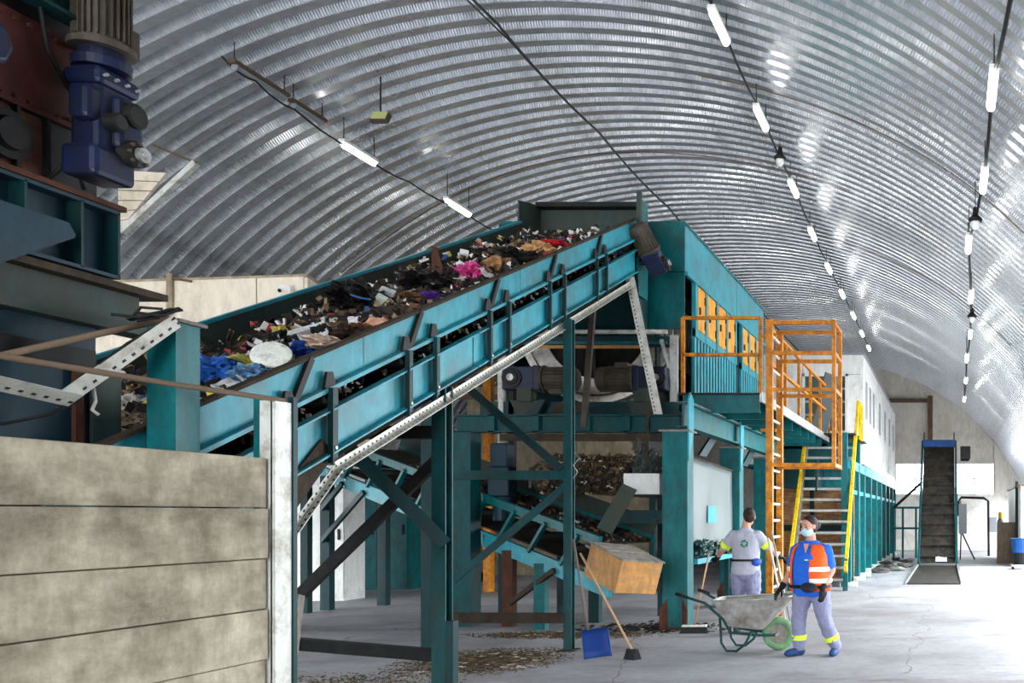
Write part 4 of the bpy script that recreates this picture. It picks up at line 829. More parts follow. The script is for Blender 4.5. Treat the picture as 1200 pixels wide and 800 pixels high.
# translucent sheet between the columns
ps = thing('plastic_screen', 'grey translucent screen hung between two teal columns beside the grey shirted worker', 'screen', (-3.86, 14.6, 1.0))
n = 14; vs = []; fs = []
for j in range(n + 1):
    for i in range(n + 1):
        y_ = 13.22 + (16.0 - 13.22) * i / n; zt_ = 2.52 - 0.10 * i / n; z_ = 1.0 + (zt_ - 1.0) * j / n
        vs.append((-3.87 + 0.03 * noise.noise(Vector((y_ * 1.3, z_ * 1.1, 3))), y_, z_))
for j in range(n):
    for i in range(n): a = j * (n + 1) + i; fs.append((a, a + 1, a + n + 2, a + n + 1))
m = MB(); m.add(vs, fs); o = m.build('screen_sheet', 'plastic_sheet', ps, smooth=True); o.modifiers.new('s', 'SOLIDIFY').thickness = 0.01
m = MB(); m.bar((-3.87, 13.2, 2.53), (-3.87, 16.02, 2.43), 0.04, 0.03); m.build('top_bar', 'grime', ps)
m = MB(); m.box((-3.84, 14.25, 1.52), (-3.83, 14.75, 1.80)); m.build('pale_notice', 'teal_lit', ps)
m = MB(); m.box((-4.05, 13.2, 0.92), (-3.7, 16.0, 1.0)); m.build('tray_edge', 'teal_lit', ps)
for y_ in (13.4, 15.9):
    m = MB(); m.box((-3.98, y_ - 0.04, 0), (-3.9, y_ + 0.04, 0.92)); m.build('leg', 'teal_dark', ps)
for k, (y_, z_, r) in enumerate(((13.6, 1.13, 0.17), (14.3, 1.10, 0.15), (15.0, 1.11, 0.16))):
    p = Vector((-3.72, y_, z_)); lab = ('dark green crumpled film heap nearest the tall teal column', 'dark green film heap in the middle of the tray', 'dark green film heap beside the grey shirted worker')[k]
    tag(crumple(p, r, 40 + k, (0.7, 1.6, 0.75), 0.5).build('film_heap', wmat((40, 76, 72), 0.35), loc=p), lab, 'plastic film', 'film heaps on the tray behind the worker')

# ------------------------------------------------------------------ walkway platform
pf = thing('walkway_platform', 'raised walkway on teal joists with orange railings beside the drum housing', 'platform', (-3.6, 18, 0))
DZ = 3.57
for i in range(10):
    y_ = 14.1 + i * 0.99
    m = MB(); m.box((-4.25, y_, DZ - 0.03), (-2.97 if y_ < 21 else -2.2, y_ + 0.98, DZ)); m.build('deck_plate', 'black_steel', pf)  # near-black colour stands in for shade in the gaps between joists
for i in range(11):
    y_ = 14.14 + i * 0.97
    m = MB(); m.chan((-4.2, y_, DZ - 0.17), (-2.98, y_, DZ - 0.17), -0.08, 0.28, 0.014); m.build('joist', 'teal', pf)
m = MB(); m.box((-2.98, 14.1, DZ - 0.14), (-2.94, 22.0, DZ + 0.02)); m.build('edge_channel', 'galv', pf)
def railing(par, a, b, z0, posts, top=1.18, mid=0.6, mat='orange', r=0.026):
    a, b = Vector(a), Vector(b)
    for i in range(posts):
        p = a + (b - a) * i / (posts - 1); m = MB(); m.bar((p.x, p.y, z0), (p.x, p.y, z0 + top), 0.055, 0.055); m.build('rail_post', mat, par)
    for h, nm in ((top, 'top_rail'), (mid, 'mid_rail')):
        m = MB(); m.bar((a.x, a.y, z0 + h), (b.x, b.y, z0 + h), 0.055, 0.05); m.build(nm, mat, par)
railing(pf, (-4.19, 14.12, 0), (-2.97, 14.12, 0), DZ, 2)
railing(pf, (-2.97, 14.8, 0), (-2.97, 23.6, 0), DZ, 7)
for y_ in (20.6, 23.5):
    for x_ in (-4.1, -2.4):
        m = MB(); m.box((x_ - 0.07, y_ - 0.07, 0), (x_ + 0.07, y_ + 0.07, DZ - 0.03)); m.build('column', 'teal', pf)
m = MB(); m.box((-4.2, 21.9, 2.3), (-2.3, 22.0, 3.4)); m.build('fascia', 'teal', pf)
lb = thing('leaning_mesh_panel', 'grey mesh panel leaning on the walkway behind the ladder cage', 'panel', (-3.0, 21.5, DZ))
m = MB(); m.plate([(-3.35, 21.5, DZ), (-2.95, 21.5, DZ), (-2.55, 21.5, DZ + 1.35), (-2.95, 21.5, DZ + 1.5)], 0.03); m.build('mesh_sheet', 'plastic_sheet', lb)
m = MB(); m.bar((-3.35, 21.48, DZ), (-2.95, 21.48, DZ + 1.5), 0.04, 0.03); m.build('edge_bar', 'brown_steel', lb)

# caged ladder
ld = thing('caged_ladder', 'orange rusty vertical ladder with a square safety cage', 'ladder', (-2.76, 14.2, 0))
LX = -2.76
for y_ in (13.8, 14.62):
    m = MB(); m.box((LX - 0.05, y_ - 0.05, 0), (LX + 0.05, y_ + 0.05, 4.65 - (y_ > 14) * 0.02)); m.build('ladder_rail', 'orange', ld)
for i in range(17):
    m = MB(); m.cyl((LX, 13.8, 0.25 + i * 0.262), (LX, 14.62, 0.25 + i * 0.262), 0.022, n=8); m.build('rung', 'galv_white', ld)
CX = -1.77
for z_ in (2.42, 3.58, 4.14, 4.61):
    for y_ in (13.8, 14.56):
        m = MB(); m.bar((LX, y_, z_), (CX, y_, z_), 0.05, 0.055); m.build('cage_bar', 'orange', ld)
    m = MB(); m.bar((CX, 13.8, z_), (CX, 14.56, z_), 0.05, 0.055); m.build('cage_bar', 'orange', ld)
for y_ in (13.8, 14.56):
    m = MB(); m.box((CX - 0.03, y_ - 0.03, 2.38), (CX + 0.03, y_ + 0.03, 4.65)); m.build('cage_upright', 'orange', ld)
for z_ in (3.0, 4.5):
    m = MB(); m.bar((LX, 14.3, z_), (-3.0, 14.3, z_), 0.05, 0.05); m.build('bracket', 'orange', ld)

# stairs
st = thing('staircase', 'steep steel staircase with yellow handrails leading up to the walkway', 'stairs', (-2.85, 19.4, 0))
SX0, SX1, SYa, SYb = -3.42, -2.27, 19.4, 21.75
for x_ in (SX0, SX1):
    m = MB(); m.bar((x_, SYa, 0.0), (x_, SYb, DZ - 0.05), 0.05, 0.18); m.build('stringer', 'teal' if x_ == SX1 else 'galv', st)
for i in range(13):
    t_ = (i + 1) / 14; y_ = SYa + (SYb - SYa) * t_; z_ = (DZ - 0.05) * t_
    m = MB(); m.box((SX0 + 0.03, y_ - 0.10, z_ - 0.02), (SX1 - 0.03, y_ + 0.11, z_ + 0.012)); m.box((SX0 + 0.03, y_ - 0.11, z_ - 0.04), (SX1 - 0.03, y_ - 0.10, z_ + 0.014)); m.build('tread', 'galv', st)
for x_ in (SX0 - 0.04, SX1 + 0.04):
    m = MB(); m.bar((x_, 19.32, 0.42), (x_, 22.0, 4.42 if x_ > -3 else 4.0), 0.07, 0.10); m.build('handrail', 'yellow', st)
    m = MB(); m.bar((x_, 19.45, 0.0), (x_, 19.45, 0.7), 0.07, 0.07); m.build('newel', 'teal', st)
for k in range(3):
    m = MB(); m.bar((SX1 + 0.08, 22.0 + 0.30 * k, 3.5), (SX1 + 0.08, 22.0 + 0.30 * k, 4.4), 0.05, 0.05); m.build('gate_bar', 'yellow', st)
m = MB(); m.bar((SX1 + 0.08, 21.95, 4.38), (SX1 + 0.08, 22.65, 4.38), 0.05, 0.05); m.bar((SX1 + 0.08, 21.95, 3.95), (SX1 + 0.08, 22.65, 3.95), 0.05, 0.05); m.build('gate_rail', 'yellow', st)
bw = thing('board_wall', 'wall of brown wooden boards behind the staircase', 'boards', (-3.2, 22.3, 0))
for i in range(8):
    m = MB(); m.box((-4.3, 22.28, 0.02 + i * 0.325), (-2.36, 22.34 + random.uniform(0, .02), 0.335 + i * 0.325)); m.build('board', 'wood', bw)
for x_ in (-4.3, -3.4, -2.42):
    m = MB(); m.box((x_ - 0.05, 22.2, 0), (x_ + 0.05, 22.28, 2.9)); m.build('upright', 'teal_dark', bw)
m = MB(); m.box((-4.3, 22.22, 1.25), (-2.36, 22.28, 1.4)); m.build('cross_rail', 'teal_dark', bw)

# ------------------------------------------------------------------ white sorting cabin on teal bunkers
cb_ = thing('sorting_cabin', 'long white sorting cabin raised on teal bunkers beyond the staircase', 'cabin', (-3.8, 31, 2.98))
KX0, KX1, KY0, KY1, KZ0, KZ1 = -5.6, -2.3, 24.0, 38.3, 3.0, 5.93
nb = 12
for i in range(nb):
    a = KY0 + (KY1 - KY0) * i / nb; b = KY0 + (KY1 - KY0) * (i + 1) / nb
    m = MB(); m.box((KX1 - 0.05, a + 0.012, KZ0), (KX1, b - 0.012, KZ1)); w = m.build('wall_panel', 'white', cb_)
    for k in range(2):
        k0 = a + 0.12 + k * 0.55
        m = MB(); m.box((KX1, k0, KZ0 + 0.2), (KX1 + 0.02, k0 + 0.10, KZ1 - 0.25)); m.build('rib', 'white', w)
    if i in (0, 1, 2, 4, 6, 8, 10):
        m = MB(); m.box((KX1 - 0.01, a + 0.28, 4.2), (KX1 + 0.03, a + 0.98, 5.35)); f_ = m.build('window_frame', 'white', cb_)
        m = MB(); m.box((KX1 + 0.0, a + 0.34, 4.26), (KX1 + 0.036, a + 0.92, 5.29)); m.build('pane', 'box_grey', f_)
for xa, xb in ((KX0, -4.75), (-4.74, -3.92)):
    m = MB(); m.box((xa, KY0, KZ0), (xb, KY0 + 0.05, KZ1)); m.build('front_panel', 'white', cb_)
m = MB(); m.box((-3.91, KY0, 5.42), (KX1, KY0 + 0.05, KZ1)); m.build('front_panel', 'white', cb_)
m = MB(); m.box((-2.72, KY0, KZ0), (KX1, KY0 + 0.05, 5.41)); m.build('front_panel', 'white', cb_)
m = MB(); m.box((-3.91, KY0, KZ0), (-2.73, KY0 + 0.05, 3.9)); m.build('front_panel', 'white', cb_)
m = MB(); m.box((-3.88, KY0 + 0.03, 3.95), (-2.76, KY0 + 0.045, 5.38)); gw = m.build('front_window', 'glass_dark', cb_)
for z_ in (4.3, 4.65, 5.0):
    m = MB(); m.box((-3.88, KY0 + 0.005, z_), (-2.76, KY0 + 0.03, z_ + 0.06)); m.build('slat', 'galv', gw)
m = MB(); m.box((-3.93, KY0 - 0.02, 3.88), (-3.86, KY0 + 0.02, 5.42)); m.box((-2.78, KY0 - 0.02, 3.88), (-2.70, KY0 + 0.02, 5.42)); m.box((-3.93, KY0 - 0.02, 5.36), (-2.70, KY0 + 0.02, 5.44)); m.build('window_frame', 'white', gw)
m = MB(); m.box((KX0 - 0.05, KY0 - 0.06, KZ1), (KX1 + 0.05, KY1 + 0.05, KZ1 + 0.05)); m.build('roof', 'box_grey', cb_)
m = MB(); m.box((KX0, KY0 + 0.1, KZ0), (KX0 + 0.05, KY1, KZ1)); m.build('far_wall', 'white', cb_)
m = MB(); m.box((KX0, KY1 - 0.05, KZ0), (KX1, KY1, KZ1)); m.build('rear_wall', 'white', cb_)
m = MB(); m.box((KX0, KY0, KZ0 - 0.06), (KX1 + 0.03, KY1, KZ0)); m.build('floor_plate', 'teal', cb_)
bk = thing('bunker_bays', 'row of teal steel bunker bays under the white sorting cabin', 'bunker', (-2.6, 30, 0))
by = [20.7, 22.6] + [24.2 + 2.0 * i for i in range(8)]
for i, y_ in enumerate(by):
    m = MB(); m.box((-2.44, y_ - 0.09, 0), (-2.26, y_ + 0.09, 2.92)); c_ = m.build('column', 'teal', bk)
    m = MB(); m.box((-2.5, y_ - 0.16, 0), (-2.12, y_ + 0.16, 0.10)); m.build('footing', 'galv_white', c_)
    if i < len(by) - 1:
        yb_ = by[i + 1]
        m = MB(); m.box((-2.42, y_ + 0.09, 2.15), (-2.30, yb_ - 0.09, 2.25)); m.build('mid_rail', 'teal_lit', bk)
        m = MB(); m.box((-2.50, y_ + 0.09, 0.08), (-2.47, yb_ - 0.09, 2.15)); d_ = m.build('bay_panel', 'teal', bk)
        nr = 5
        for k in range(nr):
            k0 = y_ + 0.15 + (yb_ - y_ - 0.3) * k / nr
            m = MB(); m.box((-2.47, k0, 0.1), (-2.40, k0 + 0.12, 2.12)); m.build('rib', 'teal_lit', d_)
        m = MB(); m.box((-3.1, y_ + 0.09, 2.2), (-3.06, yb_ - 0.09, 2.92)); m.build('inner_panel', 'teal_dark', bk)
m = MB(); m.box((-2.44, 20.6, 2.72), (-2.26, KY1, 2.94)); m.build('top_beam', 'teal_lit', bk)
m = MB(); m.box((-5.4, KY1 - 0.1, 0), (-2.3, KY1, 2.9)); m.build('end_panel', 'teal_dark', bk)

# ------------------------------------------------------------------ cross conveyor under the drum
xc = thing('cross_conveyor', 'teal conveyor sloping down from the far left to the wooden box', 'conveyor', (-7.5, 14, 0))
LA, RA = Vector((-10.9, 15.6, 2.38)), Vector((-4.62, 12.25, 0.62)); dv = (RA - LA).normalized(); hz = Vector((dv.x, dv.y, 0)).normalized(); nv = Vector((-hz.y, hz.x, 0)); upv = nv.cross(dv) * 1.0
if upv.z < 0: upv = -upv
if nv.y < 0: nv = -nv
def cpt(t, o, h): return LA + (RA - LA) * t + nv * o + upv * h
for o in (0, 0.95):
    m = MB(); m.bar(cpt(0, o, 0), cpt(1, o, 0), 0.06, 0.22, up=upv); m.build('side_rail', 'teal_lit' if o == 0 else 'teal_dark', xc)
    m = MB(); m.bar(cpt(0.07, o, 0.60), cpt(0.95, o, 0.60), 0.06, 0.12, up=upv); m.build('upper_rail', 'teal', xc)
m = MB(); m.plate([cpt(0.07, 0.04, 0.56), cpt(0.95, 0.04, 0.56), cpt(0.95, 0.91, 0.56), cpt(0.07, 0.91, 0.56)], 0.02); m.plate([cpt(0.05, 0.04, 0.16), cpt(0.97, 0.04, 0.16), cpt(0.97, 0.91, 0.16), cpt(0.05, 0.91, 0.16)], 0.02); m.build('belt', 'rubber', xc)
m = MB(); m.plate([cpt(0.07, 0.92, 0.56), cpt(0.95, 0.92, 0.56), cpt(0.95, 0.98, 0.90), cpt(0.07, 0.98, 0.90)], 0.02); m.build('far_skirt', 'teal_grimy', xc)
for i in range(9):
    t_ = 0.10 + 0.095 * i
    m = MB(); m.bar(cpt(t_, -0.03, 0.08), cpt(t_ + 0.035, -0.03, 0.58), 0.05, 0.07, up=nv); m.build('strut', 'teal', xc)
    m = MB(); m.cyl(cpt(t_ + 0.02, 0.03, 0.36), cpt(t_ + 0.02, 0.92, 0.36), 0.06, n=10); m.build('roller', 'black_steel', xc, smooth=True)
for k in range(4):
    for h in (0.06, -0.06):
        p = cpt(0.03 + 0.026 * k, -0.035, h); m = MB(); m.cyl(p, p - nv * 0.02, 0.022, n=6); m.build('bolt', 'galv_white', xc)
for t_, mat in ((0.02, 'teal_dark'), (0.50, 'teal'), (0.70, 'rust'), (0.80, 'teal')):
    for o in (0.0, 0.95):
        p = cpt(t_, o, 0); m = MB(); m.box((p.x - 0.08, p.y - 0.07, 0), (p.x + 0.08, p.y + 0.07, p.z - 0.02)); m.build('leg', mat if o == 0 else 'teal_dark', xc)
m = MB(); p = cpt(0.70, 0, 0); m.bar((p.x + 0.05, p.y - 0.08, 0.35), cpt(0.85, -0.06, -0.02), 0.06, 0.07); m.build('brace', 'grime', xc)
for z_ in (2.0, 1.45):
    p = cpt(0.02, -0.05, 0); m = MB(); m.bar((p.x, p.y - 0.06, z_ - 0.25), cpt(0.10 + (2.0 - z_) * 0.16, -0.05, -0.02), 0.05, 0.08); m.build('brace', 'teal_dark', xc)
m = MB(); random.seed(8)
for i in range(900):
    t_ = random.uniform(0.25, 0.95); c_ = cpt(t_, random.uniform(0.05, 0.9), 0.58 + random.random() * 0.03); s_ = random.uniform(0.01, 0.04)
    m.obox(c_, (s_, s_ * 1.5, s_ * 0.5), E(random.random() * 2, random.random() * 2, random.random() * 3))
m.build('conveyed_litter', 'waste_bed', xc, kind='stuff')
rot = Matrix.Rotation(math.radians(-38), 3, 'Z') @ Matrix.Rotation(math.radians(15), 3, 'Y') @ Matrix.Rotation(math.radians(-6), 3, 'X')
bxc = Vector((-4.38, 12.05, 0.92))
m = MB(); m.obox(bxc, (0.78, 0.62, 0.44), rot); wb = m.build('wooden_box', 'ply', xc, bevel=0.006, label='dusty brown wooden box at the low end')
m = MB(); m.obox(bxc + rot @ Vector((-0.19, 0, 0.235)), (0.39, 0.64, 0.03), rot); m.build('lid_board', 'dust', wb)
m = MB(); m.obox(bxc + rot @ Vector((0.21, 0, 0.228)), (0.39, 0.66, 0.02), rot); m.build('lid_board', 'dust', wb)
m = MB(); m.bar(cpt(0.93, 0.2, 0.5), bxc + Vector((-0.1, 0.1, 0.2)), 0.5, 0.03); m.build('rubber_flap', 'dust', xc)
m = MB(); m.bar(W(708, 622, 12.4), W(738, 570, 12.6), 0.22, 0.02, up=(0, 1, 0)); m.build('deflector_plate', 'teal_grimy', xc)

# discharge conveyor below the drum with a littered tail pulley
dc = thing('discharge_conveyor', 'grimy belt conveyor with a littered pulley under the drum', 'conveyor', (-5.4, 16, 0))
m = MB(); m.lathe((-6.2, 13.5, 2.22), (1, 0, 0), [(0, 0.20), (0.05, 0.22), (1.40, 0.22), (1.45, 0.20), (1.45, 0.001)], 24); m.build('tail_pulley', 'rubber', dc, smooth=False)
m = MB(); m.box((-6.2, 13.5, 2.40), (-4.75, 20, 2.43)); m.box((-6.2, 13.5, 2.0), (-4.75, 20, 2.03)); m.build('belt', 'rubber', dc)
for x_ in (-6.26, -4.72):
    m = MB(); m.box((x_, 13.35, 2.05), (x_ + 0.04, 20, 2.36)); m.build('side_plate', 'teal_grimy', dc)
    for y_ in (14.6, 18.8):
        m = MB(); m.box((x_ - 0.03, y_, 0), (x_ + 0.07, y_ + 0.1, 2.05)); m.build('leg', 'teal_dark', dc)
m = MB(); m.lathe((-4.68, 13.5, 2.22), (1, 0, 0), [(0, 0.10), (0.08, 0.10), (0.1, 0.06), (0.16, 0.05), (0.16, 0.001)], 16); m.obox((-4.55, 13.5, 2.22), (0.08, 0.3, 0.3)); m.build('bearing', 'motor_grey', dc)
m = MB(); random.seed(9)
for i in range(1400):
    a = random.uniform(0.2, PI); x_ = random.uniform(-6.1, -4.8)
    if random.random() < 0.55: p = Vector((x_, 13.5 - 0.24 * math.sin(a) * random.uniform(.9, 1.05), 2.22 + 0.24 * math.cos(a)))
    else: p = Vector((x_, random.uniform(13.5, 14.6), 2.45 + random.random() * 0.12))
    s_ = random.uniform(0.012, 0.045); m.obox(p, (s_, s_ * 1.5, s_ * 0.4), E(random.random() * 3, random.random() * 3, random.random() * 3))
m.build('belt_litter', 'chips', dc, kind='stuff')
for k, (u, v, r, col, lab) in enumerate(((757, 545, 0.22, (60, 72, 66), 'dark green crumpled film caught beside the littered pulley'), (750, 520, 0.15, (90, 86, 80), 'grey crumpled film above the littered pulley'), (772, 548, 0.16, (44, 44, 44), 'black crumpled film against the tall teal column'))):
    p = W(u, v, 13.25); tag(crumple(p, r, 60 + k, (0.8, 0.6, 1.1), 0.5).build('snagged_film', wmat(col, 0.35), loc=p), lab, 'plastic film')
m = MB(); m.bar(W(760, 470, 13.2), W(757, 575, 13.2), 0.04, 0.04); m.build('hanger_bar', 'grime', fr)
m = MB(); m.box((-4.72, 13.0, 1.95), (-4.20, 13.3, 2.25)); m.build('white_box', 'white', dc)
m = MB(); m.chan((-5.0, 13.2, 1.62), (-4.1, 13.2, 1.62), -0.1, 0.2); m.build('cross_channel', 'teal_dark', dc)
m = MB(); m.chan((-5.2, 13.4, 0.9), (-4.1, 13.4, 0.9), -0.1, 0.22); m.build('low_channel', 'teal', dc)
# ------------------------------------------------------------------ store objects seen under the conveyor
def door_unit(name, lab, cat, x0, x1, y, h, mat, n, dep=0.6):
    t = thing(name, lab, cat, ((x0 + x1) / 2, y, 0))
    m = MB(); m.box((x0, y, 0), (x1, y + dep, h)); m.build('carcass', mat, t)
    for i in range(n):
        a = x0 + (x1 - x0) * i / n; b = x0 + (x1 - x0) * (i + 1) / n
        m = MB(); m.box((a + 0.01, y - 0.03, 0.05), (b - 0.01, y, h - 0.04)); d_ = m.build('door', mat, t)
        m = MB(); m.box((b - 0.10, y - 0.06, h * 0.45), (b - 0.07, y - 0.03, h * 0.53)); m.build('handle', 'black', d_)
    return t
door_unit('white_cabinet', 'tall white metal cabinet standing behind the inclined conveyor legs', 'cabinet', -13.0, -11.6, 17.2, 2.6, 'white', 2)
door_unit('teal_cabinet', 'tall teal metal cabinet between the white cabinet and the dark gate', 'cabinet', -13.3, -11.95, 19.8, 2.7, 'teal', 2, 0.5)
dd = door_unit('dark_cabinet', 'dark green cabinet just right of the teal cabinet', 'cabinet', -12.9, -11.85, 20.9, 2.7, 'dark_green', 1, 0.5)
gg = thing('grid_gate', 'dark gate with a pale steel grid right of the dark cabinet', 'gate', (-13.6, 23.4, 0))
m = MB(); m.box((-14.75, 23.5, 0.05), (-12.6, 23.53, 1.9)); m.build('backing', 'black', gg)
for i in range(7):
    x_ = -14.75 + i * 0.355; m = MB(); m.box((x_ - 0.02, 23.42, 0.0), (x_ + 0.02, 23.46, 1.9)); m.build('bar', 'galv', gg)
for i in range(4):
    z_ = 0.05 + i * 0.6; m = MB(); m.box((-14.75, 23.41, z_), (-12.6, 23.45, z_ + 0.05)); m.build('bar', 'galv', gg)
m = MB(); m.box((-14.62, 23.38, 0.55), (-14.42, 23.41, 0.85)); m.build('notice', 'hivis', gg)
rc = thing('red_hand_truck', 'small red hand truck parked by the beige partition', 'cart', W(554, 662, 22.0))
q = W(554, 664, 22.0); q.z = 0
m = MB(); m.tube([q + Vector((-0.15, 0, 0.1)), q + Vector((-0.15, 0, 0.9)), q + Vector((0.15, 0, 0.9)), q + Vector((0.15, 0, 0.1))], 0.03, 6); m.build('frame', 'red', rc)
for s_ in (-0.2, 0.2):
    m = MB(); m.cyl(q + Vector((s_ - 0.03, -0.05, 0.13)), q + Vector((s_ + 0.03, -0.05, 0.13)), 0.13, n=14); m.build('wheel', 'black', rc)
m = MB(); m.box(q + Vector((-0.22, -0.3, 0.05)), q + Vector((0.22, 0, 0.08))); m.build('toe_plate', 'red', rc)
tp = thing('orange_post', 'rusty orange upright post beyond the steel legs', 'post', W(570, 640, 19.0))
m = MB(); q = W(572, 640, 19.0); m.box((q.x - 0.08, 18.95, 0), (q.x + 0.08, 19.1, 4.9)); m.build('shaft', 'orange', tp)
m = MB(); m.box((q.x - 1.6, 18.97, 4.1), (q.x + 0.2, 19.07, 4.2)); m.box((q.x - 0.16, 18.93, 0), (q.x + 0.16, 19.12, 0.02)); m.build('arm', 'brown_steel', tp)
m = MB(); m.box((-11.0, 15.0, 3.0), (-8.4, 15.1, 3.12)); tb = m
bs = thing('plank_rack', 'orange beam rack seen behind the inclined conveyor', 'rack', (-9.6, 15, 0))
tb.build('beam', 'orange', bs)
for x_ in (-10.8, -8.5):
    m = MB(); m.box((x_ - 0.06, 15.0, 0), (x_ + 0.06, 15.12, 3.3)); m.build('post', 'teal_dark', bs)

# ------------------------------------------------------------------ far inclined cleated conveyor
fc = thing('cleated_conveyor', 'dark cleated conveyor with a blue head rising in front of the far window', 'conveyor', (-0.3, 30, 0))
fa, fb = Vector((-0.36, 28.6, 0.12)), Vector((-0.36, 33.0, 4.25)); fd = (fb - fa).normalized(); fu = Vector((0, -fd.z, fd.y)); HWd = 0.55
def fpt(t, x, h): return fa + (fb - fa) * t + Vector((x, 0, 0)) + fu * h
m = MB(); m.plate([fpt(0, -HWd, 0), fpt(0, HWd, 0), fpt(0.98, HWd, 0), fpt(0.98, -HWd, 0)], 0.03); m.build('belt', 'rubber', fc)
for i in range(12):
    t_ = 0.03 + 0.083 * i; m = MB(); m.bar(fpt(t_, -HWd, 0.06), fpt(t_, HWd, 0.06), 0.03, 0.13, up=fu); m.build('cleat', 'rubber', fc)
for s_ in (-1, 1):
    m = MB(); m.bar(fpt(-0.02, s_ * (HWd + 0.06), 0.02), fpt(1, s_ * (HWd + 0.06), 0.02), 0.07, 0.32, up=fu); m.build('side_rail', 'teal_steel', fc)
    m = MB(); m.bar(fpt(0.62, s_ * (HWd + 0.06), -0.1), (fa.x + s_ * (HWd + 0.06), 31.6, 0), 0.10, 0.10); m.build('leg', 'teal_dark', fc)
    m = MB(); m.bar(fpt(0.98, s_ * HWd, 0.0), fpt(1.06, s_ * HWd, 0.25), 0.04, 0.06); m.build('head_pin', 'black_steel', fc)
    m = MB(); m.plate([(fa.x + s_ * 0.66, 21.2, 0), (fa.x + s_ * 0.62, 28.7, 0), (fa.x + s_ * 0.62, 28.7, 0.10), (fa.x + s_ * 0.66, 21.2, 0.05)], 0.04); m.build('pit_edge', 'galv', fc)
m = MB(); m.obox(fpt(0.985, 0, 0.10), (2 * HWd + 0.1, 0.30, 0.26), Matrix.Rotation(math.radians(10), 3, 'X')); m.build('head_guard', 'bright_blue', fc)
m = MB(); m.box((fa.x - 0.64, 21.2, 0.004), (fa.x + 0.62, 28.7, 0.03)); m.build('pit_belt', 'rubber', fc)
m = MB(); m.lathe(fpt(0.88, 0.78, 0.05), (1, 0, 0), [(0, 0.2), (0.3, 0.2), (0.34, 0.15), (0.34, 0.001)], 16); m.obox(fpt(0.86, 0.95, 0.3), (0.36, 0.36, 0.42)); m.build('drive_motor', 'black_steel', fc)
sc2 = sheet(W(1103, 655, 28.4), 0.35, 0.25, 3, E(0.6, 0, 0)); tag(sc2.build('white_scrap', wmat((220, 222, 220)), loc=W(1103, 655, 28.4)), 'white plastic scrap lying at the foot of the cleated conveyor', 'scrap')
gr = thing('floor_grating', 'light steel floor plate right of the cleated conveyor pit', 'plate', (1.0, 25, 0))
m = MB(); m.box((0.34, 21.3, 0), (1.75, 28.4, 0.012)); m.build('plate', 'galv_white', gr)
# guard rails, control boxes and posts near the far wall
rg = thing('teal_guard_rail', 'teal pipe guard rail left of the cleated conveyor', 'railing', (-1.8, 34, 0))
for x_ in (-2.1, -1.75, -1.25):
    m = MB(); m.box((x_ - 0.04, 34, 0), (x_ + 0.04, 34.08, 1.9)); m.build('rail_post', 'teal', rg)
for z_ in (1.1, 1.88):
    m = MB(); m.box((-2.2, 34.0, z_), (-1.0, 34.07, z_ + 0.08)); m.build('rail', 'teal', rg)
m = MB(); m.bar((-2.1, 33.9, 1.9), (-1.0, 33.9, 2.9), 0.1, 0.1); m.build('raking_bar', 'black_steel', rg)
ct = thing('control_box', 'grey upright control box on a raked stand beside the cleated conveyor', 'control box', (0.55, 33, 0))
m = MB(); m.box((0.36, 33, 0.95), (0.66, 33.25, 2.05)); m.build('enclosure', 'box_grey', ct, bevel=0.02)
m = MB(); m.bar((0.5, 33.1, 0.95), (0.95, 33.1, 0.0), 0.06, 0.06); m.bar((0.45, 33.1, 0.95), (0.42, 33.1, 0.0), 0.05, 0.05); m.build('stand', 'black_steel', ct)
m = MB(); m.lathe((0.42, 33.1, 2.05), (0, 0, 1), [(0, 0.04), (0.1, 0.04), (0.13, 0.001)], 10); m.build('beacon', 'orange', ct)
cp = thing('switch_post', 'black conduit arch post with a grey switch box by the far wall', 'switch box', (1.6, 36, 0))
m = MB(); m.tube([(0.35, 36, 1.6), (0.37, 36, 2.15), (0.5, 36, 2.35), (1.4, 36, 2.32), (1.58, 36, 2.2), (1.6, 36, 0)], 0.05, 8); m.build('conduit', 'black_steel', cp, smooth=True)
m = MB(); m.box((1.62, 35.9, 0.95), (1.92, 36.1, 1.55)); m.build('switch_enclosure', 'box_grey', cp, bevel=0.02)
wr = sempty('wall_right', (2.6, 31, 0))
for i in range(6):
    a = 28.4 + i * 1.0
    m = MB(); m.box((2.28, a, 0), (2.40, a + 0.985, 2.55)); m.build('wall_panel', 'white', wr)
m = MB(); m.box((2.22, 28.35, 2.55), (2.45, 34.4, 2.62)); m.build('coping', 'brown_steel', wr)
m = MB(); m.box((2.18, 29.4, 0), (2.27, 29.5, 2.75)); m.build('post', 'black_steel', wr)
bbd = thing('brown_board', 'large brown sheet leaning against the white side wall', 'board', (1.95, 30, 0))
m = MB(); m.box((1.62, 30.2, 0), (2.24, 30.26, 1.4)); m.build('sheet', 'brown_board', bbd)
m = MB(); m.box((1.62, 30.24, 0.05), (1.68, 30.30, 1.38)); m.box((2.18, 30.24, 0.05), (2.24, 30.30, 1.38)); m.build('batten', 'brown_steel', bbd)
bn = thing('blue_bin', 'blue and black rubbish bin on a small trolley at the side wall', 'bin', (2.2, 27.2, 0))
m = MB(); m.lathe((2.2, 27.2, 0.16), (0, 0, 1), [(0, 0.26), (0.75, 0.32), (0.78, 0.34), (0.78, 0.30), (0.1, 0.24), (0.1, 0.001)], 20); m.build('tub', 'bright_blue', bn)
m = MB(); m.lathe((2.2, 27.2, 0.16), (0, 0, 1), [(-0.005, 0.268), (0.35, 0.292), (0.35, 0.28), (-0.005, 0.25)], 20, True); m.build('dark_base', 'black', bn)
m = MB(); m.box((1.88, 26.9, 0.10), (2.52, 27.5, 0.15)); m.build('trolley', 'galv', bn)
